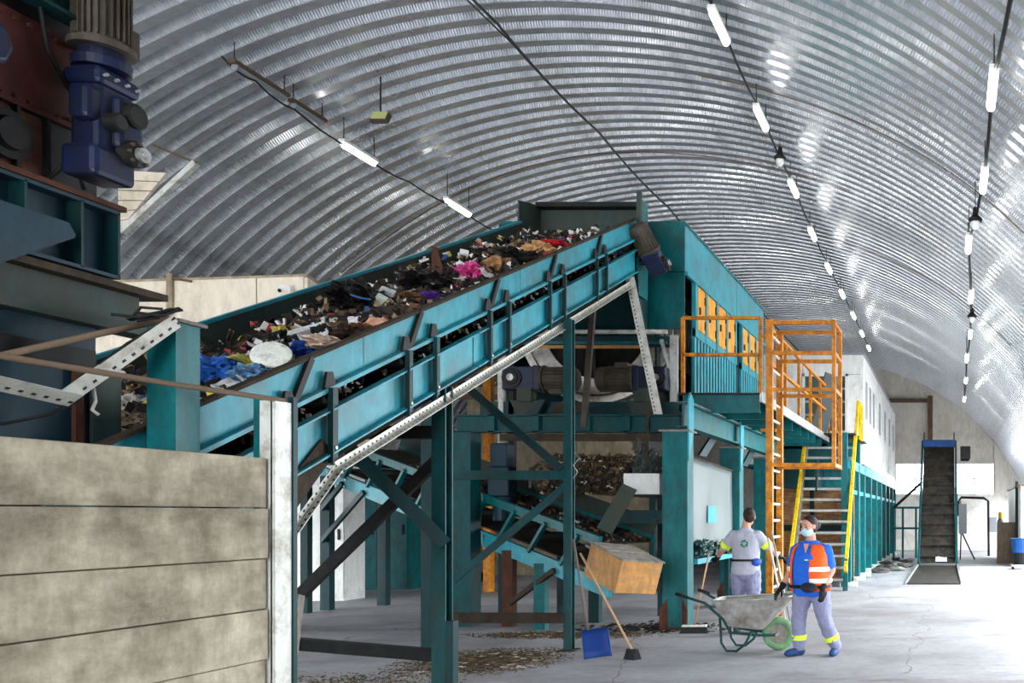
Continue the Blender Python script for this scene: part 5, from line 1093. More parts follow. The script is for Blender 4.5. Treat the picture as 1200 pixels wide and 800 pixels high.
for a_ in (-0.26, 0.26):
    for b_ in (-0.24, 0.24):
        m = MB(); m.cyl((2.2 + a_ - 0.02, 27.2 + b_, 0.05), (2.2 + a_ + 0.02, 27.2 + b_, 0.05), 0.05, n=10); m.build('castor', 'black', bn)
gc = thing('gas_cylinder', 'grey cylinder with a yellow cap by the far end of the side wall', 'cylinder', (2.05, 34.6, 0))
m = MB(); m.lathe((2.0, 34.6, 0), (0, 0, 1), [(0, 0.14), (1.4, 0.14), (1.55, 0.07), (1.6, 0.001)], 16); m.build('bottle', 'box_grey', gc, smooth=True)
m = MB(); m.lathe((2.0, 34.6, 1.5), (0, 0, 1), [(0, 0.09), (0.25, 0.08), (0.25, 0.001)], 14); m.build('cap', 'yellow', gc)
random.seed(21)
for k in range(9):   # rubble beside the pit
    x_, y_ = random.uniform(-2.1, -1.2), 25.5 + 0.85 * k; p = Vector((x_, y_, 0.06)); nm = ('first', 'second', 'third', 'fourth', 'fifth', 'sixth', 'seventh', 'eighth', 'ninth')[k]
    tag(crumple(p, random.uniform(0.14, 0.26), 80 + k, (1.2, 1.2, 0.45), 0.5, 2).build('rubble_lump', wmat(((96, 92, 88), (150, 146, 140), (70, 68, 66))[k % 3], 0.9), loc=p), '%s nearest %s rubble lump beside the conveyor pit' % (nm, ('dark grey', 'pale grey', 'blackish')[k % 3]), 'rubble', 'rubble beside the conveyor pit')

# ------------------------------------------------------------------ lamps and cables under the arch
def tube_lamp(x, y, z, ln, lit, lab, group, drop=0.3):
    t = thing('tube_lamp', lab, 'lamp', (x, y, z), group)
    m = MB(); m.box((x - 0.05, y - ln / 2 - 0.05, z + 0.03), (x + 0.05, y + ln / 2 + 0.05, z + 0.08)); m.build('housing', 'lamp_white' if lit else 'cable_brown', t)
    m = MB(); m.cyl((x, y - ln / 2, z), (x, y + ln / 2, z), 0.045, n=10); m.build('tube', 'tube_on' if lit else 'box_grey', t)
    m = MB(); zt_ = zarch(x) - 0.01
    m.cyl((x, y - ln / 2, z + 0.06), (x, y - ln / 2, zt_), 0.008, n=5); m.build('hanger', 'cable', t)
    m = MB(); m.cyl((x, y + ln / 2, z + 0.06), (x, y + ln / 2, zt_), 0.008, n=5); m.build('hanger', 'cable', t)
G1, G2 = 'tube lamps in the middle row', 'tube lamps in the row above the aisle'
order = ('nearest', 'second', 'third', 'fourth', 'fifth', 'sixth', 'seventh', 'eighth', 'ninth', 'tenth')
c1, c2 = [], []
for i, (u, v) in enumerate(((843, 33), (892, 140), (930, 222), (952, 275), (971, 315), (987, 345), (1000, 370), (1010, 391), (1018, 408))):
    h = 6.35; Y = F * h / (CV - v); x_ = (u - CU) * Y / F
    tube_lamp(x_, Y, CZ + h, 0.72, True, '%s lit tube lamp in the middle ceiling row' % order[i], G1); c1.append(Vector((x_, Y, CZ + h + 0.14)))
for i, (u, v) in enumerate(((1163, 107), (1153, 212), (1135, 287), (1138, 348), (1137, 392), (1133, 420), (1132, 446), (1130, 468))):
    h = 4.6 if i < 5 else 4.3; Y = F * h / (CV - v); x_ = (u - CU) * Y / F
    if Y > 40: continue
    tube_lamp(x_, Y, CZ + h, 0.78, True, '%s lit tube lamp in the row above the aisle' % order[i], G2); c2.append(Vector((x_, Y, CZ + h + 0.1)))
for i, (u, v) in enumerate(((421, 181), (537, 244))):
    h = 5.85; Y = F * h / (CV - v); tube_lamp((u - CU) * Y / F, Y, CZ + h, 0.75, True, ('nearer', 'farther')[i] + ' lit tube lamp over the inclined conveyor', 'tube lamps over the conveyor')
for i, (u, v) in enumerate(((305, 97), (361, 134))):
    h = 5.98; Y = F * h / (CV - v); tube_lamp((u - CU) * Y / F, Y, CZ + h, 0.9 if i == 0 else 0.6, False, ('long unlit brown lamp above the blue gearmotor side', 'short unlit lamp between the brown lamp and the flood lamp')[i], 'unlit lamps over the conveyor')
def sag(pts, s=0.12, n=6):
    out = []
    for a, b in zip(pts[:-1], pts[1:]):
        for k in range(n): t_ = k / n; out.append(a + (b - a) * t_ - Vector((0, 0, s * 4 * t_ * (1 - t_))))
    out.append(pts[-1]); return out
def cable(pts, r, lab, mat='cable', s=0.1):
    m = MB(); m.tube(sag([Vector(p) for p in pts], s), r, 5); tag(m.build('power_cable', mat, loc=Vector(pts[0])), lab, 'cable')
cable([c1[0] + Vector((-0.1, -4, 0.1))] + c1, 0.016, 'black cable linking the middle row of tube lamps')
cable([c2[0] + Vector((0.12, -4, -0.2))] + c2, 0.024, 'black cable linking the tube lamps above the aisle', s=0.14)
XA = -6.25
cable([(XA, -5, 8.45), (XA + 0.04, 4, 8.48), (XA, 9, 8.5), (XA - 0.05, 12.5, 8.5), (XA, 16, 8.48), (XA, 20, 8.5), (XA, 26, 8.5), (XA, 38, 8.5)], 0.02, 'long twisted cable along the crown of the arch', s=0.07)
cable([(XA - 0.25, -5, 8.5), (XA - 0.2, 9, 8.52), (XA - 0.1, 13, 8.5), (XA - 0.02, 16.1, 8.5)], 0.012, 'thin second cable beside the crown cable', s=0.05)
cable([W(260, 66, 12.0), W(300, 95, 12.0), W(345, 128, 12.4), W(420, 178, 14.0), W(480, 213, 15.4), W(537, 243, 17.0), W(590, 275, 18.5)], 0.014, 'thin cable linking the lamps over the inclined conveyor', s=0.05)
def arc_wire(y, a0, a1, lab, mat='cable_brown', dr=0.05):
    m = MB(); m.tube([(XC + (R - dr) * math.sin(a), y + 0.15 * math.sin(7 * a), ZC + (R - dr) * math.cos(a)) for a in [math.radians(a0 + (a1 - a0) * i / 24) for i in range(25)]], 0.010, 5)
    tag(m.build('roof_wire', mat, loc=(XC, y, ZC + R)), lab, 'wire')
arc_wire(14.0, 10, 46, 'thin wire crossing the arch between the lamp rows near the camera'); arc_wire(17.5, -40, 22, 'reddish wire crossing the arch above the conveyor head', 'rust'); arc_wire(21.5, 12, 46, 'thin wire crossing the arch far between the lamp rows')
def flood(p, s_, lab, tilt=0.3):
    t = thing('flood_lamp', lab, 'lamp', p); p = Vector(p)
    m = MB(); m.obox(p, (s_, 0.08, s_ * 0.7), Matrix.Rotation(tilt, 3, 'X')); m.build('lamp_case', 'motor_grey', t, bevel=0.01)
    m = MB(); m.obox(p + Matrix.Rotation(tilt, 3, 'X') @ Vector((0, -0.045, 0)), (s_ * 0.85, 0.012, s_ * 0.55), Matrix.Rotation(tilt, 3, 'X')); m.build('lamp_glass', 'hivis_dull', t)
    m = MB(); m.cyl(p + Vector((0, 0, s_ * 0.3)), (p.x, p.y, zarch(p.x) - 0.01), 0.012, n=6); m.build('hanger', 'cable', t)
M('hivis_dull', (196, 200, 130), 0.3)
flood(W(446, 138, 13.6), 0.26, 'square yellowish flood lamp hanging left of the crown cable', -0.5)
def dome(u, v, h, lab):
    Y = F * h / (CV - v); x_ = (u - CU) * Y / F; p = Vector((x_, Y, CZ + h)); t = thing('dome_lamp', lab, 'lamp', p)
    m = MB(); m.lathe(p, (0, 0, 1), [(0.0, 0.10), (0.04, 0.11), (0.10, 0.05), (0.22, 0.035), (0.22, 0.001)], 16); m.build('shade', 'cable', t, smooth=False)
    m = MB(); m.ell(p - Vector((0, 0, 0.03)), (0.075, 0.075, 0.09)); m.build('bulb', 'lamp_white', t, smooth=True)
    m = MB(); m.cyl(p + Vector((0, 0, 0.2)), (x_, Y, zarch(x_) - 0.01), 0.008, n=5); m.build('hanger', 'cable', t)
dome(1143, 260, 4.45, 'white dome lamp between the second and third aisle tube lamps'); dome(1139, 372, 4.45, 'small dome lamp beyond the fourth aisle tube lamp'); dome(914, 187, 6.3, 'dome lamp between the second and third middle row lamps')

# ------------------------------------------------------------------ litter on the floor
random.seed(17)
def litter(name, lab, n, cx, cy, rx, ry, smax=0.03, mat='waste_bed'):
    m = MB()
    for i in range(n):
        a = random.random() * 2 * PI; r = math.sqrt(random.random()) ** 1.0 * random.uniform(0.3, 1.0)
        x_ = cx + rx * r * math.cos(a); y_ = cy + ry * r * math.sin(a); s_ = random.uniform(0.006, smax)
        m.obox((x_, y_, s_ * 0.2), (s_, s_ * random.uniform(1, 2), s_ * 0.4), E(random.uniform(-.3, .3), random.uniform(-.3, .3), random.random() * 3))
    o = m.build(name, mat, loc=(cx, cy, 0)); tag(o, lab, 'litter', kind='stuff')
litter('floor_litter', 'brown crumbly litter spread on the floor between the near and far conveyor legs', 9000, -5.25, 10.1, 1.0, 1.15, 0.015, 'chips')
litter('belt_drippings', 'fine litter strip on the floor beneath the cross conveyor', 4500, -5.3, 12.3, 1.5, 0.5, 0.016, 'chips')
litter('column_litter', 'scattered litter around the tall teal column foot', 500, -4.3, 13.1, 1.3, 0.8, 0.05)
litter('near_litter', 'sparse crumbs on the floor left of the near leg', 700, -5.9, 8.9, 1.2, 0.6, 0.016, 'chips')

# ------------------------------------------------------------------ tools
def broom(name, lab, top, foot, hw, hdir, hmat, headmat='bristle', capmat='black', r=0.013):
    top, foot = Vector(top), Vector(foot); t = thing(name, lab, 'broom', (foot.x, foot.y, 0))
    m = MB(); m.cyl(foot + Vector((0, 0, 0.10)), top, r, n=8); m.build('handle', hmat, t, smooth=True)
    hd = Vector(hdir).normalized()
    m = MB(); m.bar(foot - hd * hw + Vector((0, 0, 0.10)), foot + hd * hw + Vector((0, 0, 0.10)), 0.06, 0.035); m.build('head', capmat, t, bevel=0.01)
    m = MB(); k = 10; s = hd.cross(Vector((0, 0, 1)))
    m.add([foot - hd * hw * 0.97 + s * 0.03 + Vector((0, 0, .09)), foot + hd * hw * 0.97 + s * 0.03 + Vector((0, 0, .09)), foot + hd * hw * 0.97 - s * 0.03 + Vector((0, 0, .09)), foot - hd * hw * 0.97 - s * 0.03 + Vector((0, 0, .09)),
           foot - hd * hw * 1.12 + s * 0.055, foot + hd * hw * 1.12 + s * 0.055, foot + hd * hw * 1.12 - s * 0.055, foot - hd * hw * 1.12 - s * 0.055], [(0, 1, 2, 3), (7, 6, 5, 4), (0, 4, 5, 1), (1, 5, 6, 2), (2, 6, 7, 3), (3, 7, 4, 0)])
    m.build('bristles', headmat, t)
broom('push_broom', 'push broom with a white topped black head held by the grey shirted worker', W(831, 648, 12.15), (-3.55, 12.5, 0), 0.17, (1, 0.1, 0), 'handle_wood', 'bristle', 'galv_white')
broom('lean_broom', 'broom with a pale wooden handle leaning against the conveyor leg beside the shovel', W(680, 648, 10.75), (-3.62, 10.25, 0), 0.08, (0.8, -0.5, 0), 'handle_wood')
sh = thing('snow_shovel', 'wide blue plastic shovel leaning against the conveyor leg', 'shovel', (-4.1, 10.35, 0))
m = MB(); m.cyl(W(689, 738, 10.4), W(672, 632, 10.72), 0.016, n=8); m.build('handle', 'handle_grey', sh, smooth=True)
bc0, bt0 = W(702, 770, 10.25), W(697, 737, 10.4)
vs = []; fs = []; n = 10
for j in range(5):
    for i in range(n + 1):
        s_ = (i / n - 0.5); t_ = j / 4; p = bt0 + (bc0 - bt0) * t_; rib = 0.010 * math.sin(s_ * 2 * PI * 5)
        vs.append(p + Vector((s_ * 0.32, 0.05 * (1 - (2 * s_) ** 2) + rib - 0.03 * t_, 0.02 * s_ * 2)))
for j in range(4):
    for i in range(n): a = j * (n + 1) + i; fs.append((a, a + 1, a + n + 2, a + n + 1))
m = MB(); m.add(vs, fs); o = m.build('blade', 'shovel_blue', sh, smooth=True); o.modifiers.new('s', 'SOLIDIFY').thickness = 0.012
rk = thing('rake_handles', 'two pale poles standing behind the wheelbarrow in the worker\'s right hand', 'poles', (-2.2, 12.3, 0))
m = MB(); m.cyl(W(900, 630, 12.2), (-2.32, 12.2, 0.0) if False else W(922, 735, 12.2), 0.016, n=8); m.build('pole', 'galv_white', rk, smooth=True)
m = MB(); m.cyl(W(904, 622, 12.28), W(928, 738, 12.28), 0.014, n=8); m.build('pole', 'galv', rk, smooth=True)
m = MB(); m.bar(W(918, 742, 12.2), W(934, 742, 12.2), 0.05, 0.04); m.build('rake_head', 'black_steel', rk)

# wheelbarrow
wbw = thing('wheelbarrow', 'grey steel wheelbarrow with dark green handles in front of the two workers', 'wheelbarrow', (-2.4, 10.95, 0))
BY = 10.95
def bp(x, y, z): return Vector((x, BY + y, z))
# tray: rim and floor loops
rim = [(-2.80, -0.30, 0.62), (-1.98, -0.33, 0.66), (-1.86, -0.20, 0.68), (-1.86, 0.20, 0.68), (-1.98, 0.33, 0.66), (-2.80, 0.30, 0.62), (-2.84, 0.2, 0.62), (-2.84, -0.2, 0.62)]
bot = [(-2.64, -0.20, 0.32), (-2.30, -0.22, 0.28), (-2.24, -0.14, 0.28), (-2.24, 0.14, 0.28), (-2.30, 0.22, 0.28), (-2.64, 0.20, 0.32), (-2.68, 0.12, 0.34), (-2.68, -0.12, 0.34)]
m = MB(); n = 8; m.add([bp(*p) for p in rim] + [bp(*p) for p in bot], [(i, (i + 1) % n, n + (i + 1) % n, n + i) for i in range(n)] + [tuple(range(n, 2 * n))]); o = m.build('tray', 'barrow', wbw); o.modifiers.new('s', 'SOLIDIFY').thickness = 0.008
m = MB(); m.tube([bp(*p) for p in rim], 0.014, 8, closed=True); m.build('rim', 'galv', wbw, smooth=True)
m = MB(); m.add([bp(p[0] * 0.98 - 0.05 if False else p[0], p[1] * 0.92, 0.52) for p in [(-2.73, -0.25, 0), (-2.12, -0.27, 0), (-2.05, 0, 0), (-2.12, 0.27, 0), (-2.73, 0.25, 0)]], [(0, 1, 2, 3, 4)]); m.build('sand_load', 'grime', wbw)
for s_ in (-1, 1):
    yy_ = s_ * 0.26
    m = MB(); m.tube([bp(-3.22 if s_ < 0 else -3.12, yy_ * 1.15, 0.70), bp(-2.92, yy_, 0.60), bp(-2.70, yy_ * 0.9, 0.40), bp(-2.62, yy_ * 0.85, 0.24), bp(-2.30, yy_ * 0.6, 0.20), bp(-2.08, yy_ * 0.45, 0.20)], 0.017, 8); m.build('handle_tube', 'dark_green', wbw, smooth=True)
    m = MB(); m.cyl(bp(-3.25 if s_ < 0 else -3.15, yy_ * 1.16, 0.71), bp(-3.10 if s_ < 0 else -3.0, yy_ * 1.1, 0.665), 0.021, n=8); m.build('grip', 'black', wbw, smooth=True)
    m = MB(); m.tube([bp(-2.74, yy_ * 0.9, 0.42), bp(-2.72, yy_ * 0.92, 0.12), bp(-2.66, yy_ * 0.92, 0.025), bp(-2.54, yy_ * 0.92, 0.02), bp(-2.44, yy_ * 0.9, 0.10), bp(-2.36, yy_ * 0.8, 0.26)], 0.016, 8); m.build('leg', 'dark_green', wbw, smooth=True)
WC = bp(-2.08, 0, 0.20)
m = MB(); m.lathe(WC - Vector((0, 0.045, 0)), (0, 1, 0), [(0, 0.12), (0.0, 0.17), (0.02, 0.196), (0.045, 0.2), (0.07, 0.196), (0.09, 0.17), (0.09, 0.12)], 28, True); m.build('tyre', 'green_tyre', wbw, smooth=True)
m = MB(); m.lathe(WC - Vector((0, 0.035, 0)), (0, 1, 0), [(0, 0.001), (0.0, 0.13), (0.01, 0.13), (0.03, 0.06), (0.05, 0.06), (0.07, 0.13), (0.07, 0.001)], 24); m.build('rim_disc', 'dust', wbw)
m = MB(); m.cyl(WC - Vector((0, 0.16, 0)), WC + Vector((0, 0.16, 0)), 0.012, n=8); m.build('axle', 'galv', wbw)

# ------------------------------------------------------------------ people
def loft(rings, n=28, a0=0.0, a1=2 * PI, off=0.0, closed=True, power=2.4):
    """rings: (z, cx, cy, rx, ry); returns MB; angle 0 = +x, going to +y"""
    m = MB(); vs = []; fs = []; full = abs(a1 - a0 - 2 * PI) < 1e-6; k = n if full else n + 1
    for (z, cx, cy, rx, ry) in rings:
        for i in range(k):
            a = a0 + (a1 - a0) * i / n; ca, sa = math.cos(a), math.sin(a)
            f = (abs(ca) ** power + abs(sa) ** power) ** (-1 / power)
            vs.append((cx + (rx + off) * ca * f, cy + (ry + off) * sa * f, z))
    for j in range(len(rings) - 1):
        for i in range(k if full else k - 1): fs.append((j * k + i, j * k + (i + 1) % k, (j + 1) * k + (i + 1) % k, (j + 1) * k + i))
    if full and closed: fs += [tuple(range(k))[::-1], tuple(range((len(rings) - 1) * k, len(rings) * k))]
    m.add(vs, fs); return m
def rz(rings, zs):     # interpolate rings at heights zs
    out = []
    for z in zs:
        for a, b in zip(rings[:-1], rings[1:]):
            if min(a[0], b[0]) <= z <= max(a[0], b[0]):
                t_ = (z - a[0]) / (b[0] - a[0]) if b[0] != a[0] else 0; out.append((z,) + tuple(a[i] + (b[i] - a[i]) * t_ for i in range(1, 5))); break
    return out
def move(mb, mat): mb.v = [mat @ p for p in mb.v]; return mb
def hand(m, wrist, d, palm_n, curl=0.5, scale=1.0, thumb=1):
    """palm + five fingers added to m; d: direction of the fingers, palm_n: way the palm faces"""
    d = Vector(d).normalized(); pn = Vector(palm_n); pn = (pn - d * pn.dot(d)).normalized(); s = d.cross(pn) * thumb; w = Vector(wrist); k = scale
    rot = Matrix((s, d, pn)).transposed()
    m.ell(w + d * 0.045 * k, (0.044 * k, 0.055 * k, 0.019 * k), rot); m.cap(w - d * 0.02, w + d * 0.02, 0.029 * k, 0.028 * k)
    for i, (o, l) in enumerate(((0.030, 0.070), (0.010, 0.080), (-0.011, 0.074), (-0.031, 0.058))):
        p = w + d * 0.085 * k + s * o * k; dd = d; pts = [p - d * 0.03 * k, p]
        for q in range(3):
            an = curl * (0.45 + 0.4 * q); dd = (d * math.cos(an) + pn * math.sin(an)).normalized(); p = p + dd * l * k * (0.42, 0.33, 0.25)[q]; pts.append(p)
        m.chain(pts, [0.0105 * k, 0.0105 * k, 0.010 * k, 0.0092 * k, 0.0082 * k], 8)
    tb = w + d * 0.02 * k + s * 0.034 * k; d1 = (d * 0.6 + s * 0.75 + pn * 0.35).normalized(); d2 = (d * 0.85 + s * 0.2 + pn * 0.5).normalized()
    m.chain([tb - s * 0.015 * k, tb + d1 * 0.035 * k, tb + d1 * 0.035 * k + d2 * 0.045 * k], [0.014 * k, 0.013 * k, 0.010 * k], 8)
    return m
def shoe(m, ankle, fwd, ln=0.26):
    f = Vector((fwd[0], fwd[1], 0)).normalized(); s = Vector((-f.y, f.x, 0)); a = Vector(ankle); rot = Matrix((s, f, Vector((0, 0, 1)))).transposed(); b = Vector((a.x, a.y, 0))
    m.ell(b + f * 0.085 + Vector((0, 0, 0.045)), (0.050, 0.125, 0.048), rot); m.ell(b - f * 0.02 + Vector((0, 0, 0.05)), (0.042, 0.065, 0.055), rot); m.cap(b + Vector((0, 0, 0.05)), b + Vector((0, 0, 0.12)), 0.045, 0.048); m.ell(b + f * 0.14 + Vector((0, 0, 0.038)), (0.046, 0.075, 0.038), rot); return m
def head_mesh(m, c, rot, h=0.235):
    """face looks along local -y"""
    def L(x, y, z): return Vector(c) + rot @ Vector((x * h, y * h, z * h))
    m.ell(L(0, 0.04, 0.10), (0.34 * h, 0.42 * h, 0.40 * h), rot, 20, 14); m.ell(L(0, -0.08, -0.16), (0.27 * h, 0.30 * h, 0.36 * h), rot, 20, 14); m.ell(L(0, -0.20, -0.38), (0.14 * h, 0.14 * h, 0.11 * h), rot)
    m.ell(L(0, -0.40, -0.08), (0.06 * h, 0.085 * h, 0.10 * h), rot); m.ell(L(0, -0.34, 0.05), (0.045 * h, 0.06 * h, 0.12 * h), rot)
    m.ell(L(0, -0.345, -0.255), (0.11 * h, 0.05 * h, 0.035 * h), rot); m.ell(L(0, -0.30, 0.09), (0.24 * h, 0.10 * h, 0.045 * h), rot)
    for s in (-1, 1):
        m.ell(L(s * 0.35, 0.05, -0.05), (0.035 * h, 0.085 * h, 0.13 * h), rot); m.ell(L(s * 0.18, -0.25, -0.10), (0.10 * h, 0.10 * h, 0.11 * h), rot)
    return L
def eyes(par, L, h, rot):
    for s in (-1, 1):
        e = MB(); e.ell(L(s * 0.135, -0.335, 0.015), (0.055 * h, 0.03 * h, 0.03 * h), rot); e.build('eye', 'black', par, smooth=True)
        e = MB(); e.bar(L(s * 0.07, -0.375, 0.115), L(s * 0.22, -0.345, 0.12), 0.014 * h * 2, 0.02 * h); e.build('eyebrow', 'hair', par)

# --- worker in the orange vest (faces the camera, walking, head turned slightly to her right)
ax, ay = -1.62, 10.5
pa = thing('person', 'worker in an orange reflective vest and blue polo shirt wearing a face mask', 'person', (ax, ay, 0))
def A(x, y, z): return Vector((ax + x, ay + y, z))
turn = math.radians(-14)
RT = Matrix.Rotation(turn, 3, 'Z')
def TA(mb): mb.v = [A(*(RT @ p)) for p in mb.v]; return mb      # local body space -> world
torso = [(0.70, 0.00, 0.01, 0.195, 0.150), (0.80, 0.0, 0.0, 0.215, 0.170), (0.90, 0.0, -0.012, 0.215, 0.180), (1.00, 0.0, -0.02, 0.212, 0.180), (1.10, 0.0, -0.015, 0.212, 0.168), (1.20, 0.0, 0.0, 0.205, 0.140), (1.27, 0.0, 0.01, 0.185, 0.105), (1.32, 0.0, 0.015, 0.115, 0.075), (1.355, 0.0, 0.015, 0.066, 0.062)]
shL, shR = Vector((-0.178, 0.01, 1.238)), Vector((0.178, 0.01, 1.238))
elL, elR = Vector((-0.262, 0.05, 1.0)), Vector((0.250, 0.035, 1.0))
wrL, wrR = Vector((-0.335, -0.07, 0.80)), Vector((0.20, -0.13, 0.80))
# body: one skin surface from head to feet
HR = RT @ Matrix.Rotation(math.radians(-22), 3, 'Z') @ Matrix.Rotation(math.radians(6), 3, 'X')
m = MB(); m.chain([(0, 0.02, 0.85), (0, 0.0, 1.1), (0, 0.02, 1.27), (0, 0.0, 1.42)], [0.13, 0.12, 0.07, 0.055]); m.chain([(0, 0.02, 1.24), shL, elL, wrL], [0.06, 0.06, 0.046, 0.032]); m.chain([(0, 0.02, 1.24), shR, elR, wrR], [0.06, 0.06, 0.046, 0.032])
hipL, hipR = Vector((-0.10, 0.01, 0.80)), Vector((0.10, 0.01, 0.80)); knL, knR = Vector((-0.135, -0.03, 0.44)), Vector((0.16, 0.02, 0.44)); anL, anR = Vector((-0.145, 0.0, 0.09)), Vector((0.255, 0.14, 0.09))
m.chain([(0, 0.02, 0.9), hipL, knL, anL], [0.1, 0.085, 0.058, 0.04]); m.chain([(0, 0.02, 0.9), hipR, knR, anR], [0.1, 0.085, 0.058, 0.04])
TA(m); hc = A(*(RT @ Vector((-0.01, -0.03, 1.515)))); LH = head_mesh(m, hc, HR); body = rounded(m.build('body', 'skin', pa), 0.009, 3); eyes(pa, LH, 0.235, HR)
m = MB(); m.ell(LH(0, 0.09, 0.16), (0.36 * .235, 0.42 * .235, 0.40 * .235), HR, 20, 12); m.ell(LH(0, 0.18, -0.06), (0.33 * .235, 0.30 * .235, 0.34 * .235), HR); m.ell(LH(0.0, 0.52, -0.02), (0.05, 0.06, 0.05), HR); rounded(m.build('hair', 'hair', pa), 0.008, 2)
m = MB(); m.ell(LH(0, -0.14, -0.24), (0.305 * .235, 0.315 * .235, 0.26 * .235), HR, 18, 12); m.ell(LH(0, -0.36, -0.13), (0.08 * .235, 0.10 * .235, 0.12 * .235), HR); mk = rounded(m.build('face_mask', 'mask', pa), 0.008, 3)
m = MB(); m.tube([LH(s, y_, z_) for s, y_, z_ in ((-0.29, -0.18, -0.12), (-0.38, 0.02, -0.02))], 0.003, 5); m.tube([LH(s, y_, z_) for s, y_, z_ in ((0.29, -0.18, -0.12), (0.38, 0.02, -0.02))], 0.003, 5); m.build('mask_loop', 'white', pa)
# polo shirt
m = loft(torso); m.chain([Vector((-0.13, 0.01, 1.25)), shL + Vector((-0.01, 0, -0.01)), shL + (elL - shL) * 0.75], [0.075, 0.076, 0.07]); m.chain([Vector((0.13, 0.01, 1.25)), shR + Vector((0.01, 0, -0.01)), shR + (elR - shR) * 0.75], [0.075, 0.076, 0.07]); m.ell((0, -0.09, 1.12), (0.17, 0.11, 0.11))
rounded(TA(m).build('polo_shirt', 'shirt_blue', pa), 0.012, 3)
m = MB()
for s in (-1, 1): m.plate([(s * 0.01, -0.118, 1.24), (s * 0.075, -0.072, 1.325), (s * 0.085, -0.02, 1.36), (s * 0.02, -0.085, 1.31)], 0.012)
TA(m).build('collar', 'shirt_blue', pa)
m = MB(); m.plate([(-0.03, -0.130, 1.315), (0.03, -0.130, 1.315), (0.0, -0.148, 1.20)], 0.012); TA(m).build('neckline', 'skin', pa)
# vest: open at the front (front = -y = angle 270 deg)
vr = rz(torso, [0.76, 0.84, 0.92, 1.0, 1.08, 1.16, 1.22, 1.27, 1.305])
a0, a1 = math.radians(-74), math.radians(180 + 46)
v_ = loft(vr, 40, a0, a1, 0.022); vo = TA(v_).build('vest', 'vest', pa, smooth=True); sm = vo.modifiers.new('s', 'SOLIDIFY'); sm.thickness = 0.012
for z0, z1 in ((0.86, 0.915), (0.995, 1.05)):
    v_ = loft(rz(torso, [z0, (z0 + z1) / 2, z1]), 40, a0 + 0.02, a1 - 0.02, 0.036); b_ = TA(v_).build('reflective_band', 'reflect', vo, smooth=True); b_.modifiers.new('s', 'SOLIDIFY').thickness = 0.006
m = loft(rz(torso, [0.80, 0.84]), 30, off=0.03, closed=False); TA(m).build('belt', 'black', pa, smooth=True)
m = MB(); m.ell((0.06, -0.205, 0.815), (0.11, 0.045, 0.06)); m.ell((0.06, -0.235, 0.80), (0.08, 0.03, 0.045)); rounded(TA(m).build('waist_pouch', 'pouch', pa), 0.01, 2)
m = MB(); m.obox((0.03, -0.197, 1.13), (0.04, 0.012, 0.012), Matrix.Rotation(0.1, 3, 'Z')); TA(m).build('chest_emblem', 'hivis', pa)
# trousers
def wrinkle(o, st=0.02, sc=0.07):
    t_ = bpy.data.textures.new('folds', 'CLOUDS'); t_.noise_scale = sc; t_.noise_depth = 2; d_ = o.modifiers.new('folds', 'DISPLACE'); d_.texture = t_; d_.strength = st; d_.mid_level = 0.5; d_.texture_coords = 'LOCAL'; return o
def trousers(hl, hr, kl, kr, al, ar, T, par, waist, rxy):
    m = MB(); m.ell((0, 0.02, waist - 0.06), (rxy[0], rxy[1], 0.15)); m.chain([hl, hl + (kl - hl) * 0.5, kl, kl + (al - kl) * 0.55, al + Vector((0, 0, 0.02))], [0.118, 0.112, 0.088, 0.086, 0.076], 14); m.chain([hr, hr + (kr - hr) * 0.5, kr, kr + (ar - kr) * 0.55, ar + Vector((0, 0, 0.02))], [0.118, 0.112, 0.088, 0.086, 0.076], 14)
    return wrinkle(rounded(T(m).build('trousers', 'trouser', par), 0.012, 3), 0.035, 0.075)
trousers(hipL, hipR, knL, knR, anL, anR, TA, pa, 0.84, (0.205, 0.16))
for kn_, an_ in ((knL, anL), (knR, anR)):
    d_ = (kn_ - an_).normalized(); p = an_ + d_ * 0.13; m = MB(); m.lathe(p, d_, [(-0.03, 0.080), (-0.03, 0.087), (0.03, 0.089), (0.03, 0.080)], 20); TA(m).build('hivis_band', 'hivis', pa, smooth=False)
for an_, fw in ((anL, (-0.5, -0.9)), (anR, (0.15, -1))):
    m = shoe(MB(), an_, fw); o = rounded(TA(m).build('shoe', 'shoe_blue', pa), 0.008, 2)
m = hand(MB(), wrL, (-0.35, -0.30, -0.55), (0.6, -0.1, -0.3), 0.55, 1.05, -1); m.cap(wrL, wrL + (elL - wrL) * 0.16, 0.036, 0.04); rounded(TA(m).build('glove', 'glove', pa), 0.006, 2)
m = hand(MB(), wrR, (0.02, -0.10, -0.9), (-0.5, 0.3, 0), 0.8, 1.05, 1); m.cap(wrR, wrR + (elR - wrR) * 0.16, 0.036, 0.04); rounded(TA(m).build('glove', 'glove', pa), 0.006, 2)

# --- worker in the grey shirt, back to the camera, sweeping
gx, gy = -2.84, 12.55
pb = thing('person', 'worker in a grey shirt seen from behind holding a push broom', 'person', (gx, gy, 0))
RB = Matrix.Rotation(math.radians(172), 3, 'Z')      # body front points away from the camera
def TB(mb): mb.v = [Vector((gx, gy, 0)) + RB @ p for p in mb.v]; return mb
tor2 = [(0.82, 0, 0.02, 0.200, 0.150), (0.90, 0, 0.02, 0.205, 0.155), (1.00, 0, 0.01, 0.195, 0.148), (1.10, 0, 0.0, 0.190, 0.140), (1.20, 0, 0.0, 0.200, 0.138), (1.30, 0, 0.01, 0.208, 0.128), (1.38, 0, 0.02, 0.190, 0.100), (1.43, 0, 0.015, 0.115, 0.075), (1.47, 0, 0.01, 0.064, 0.062)]
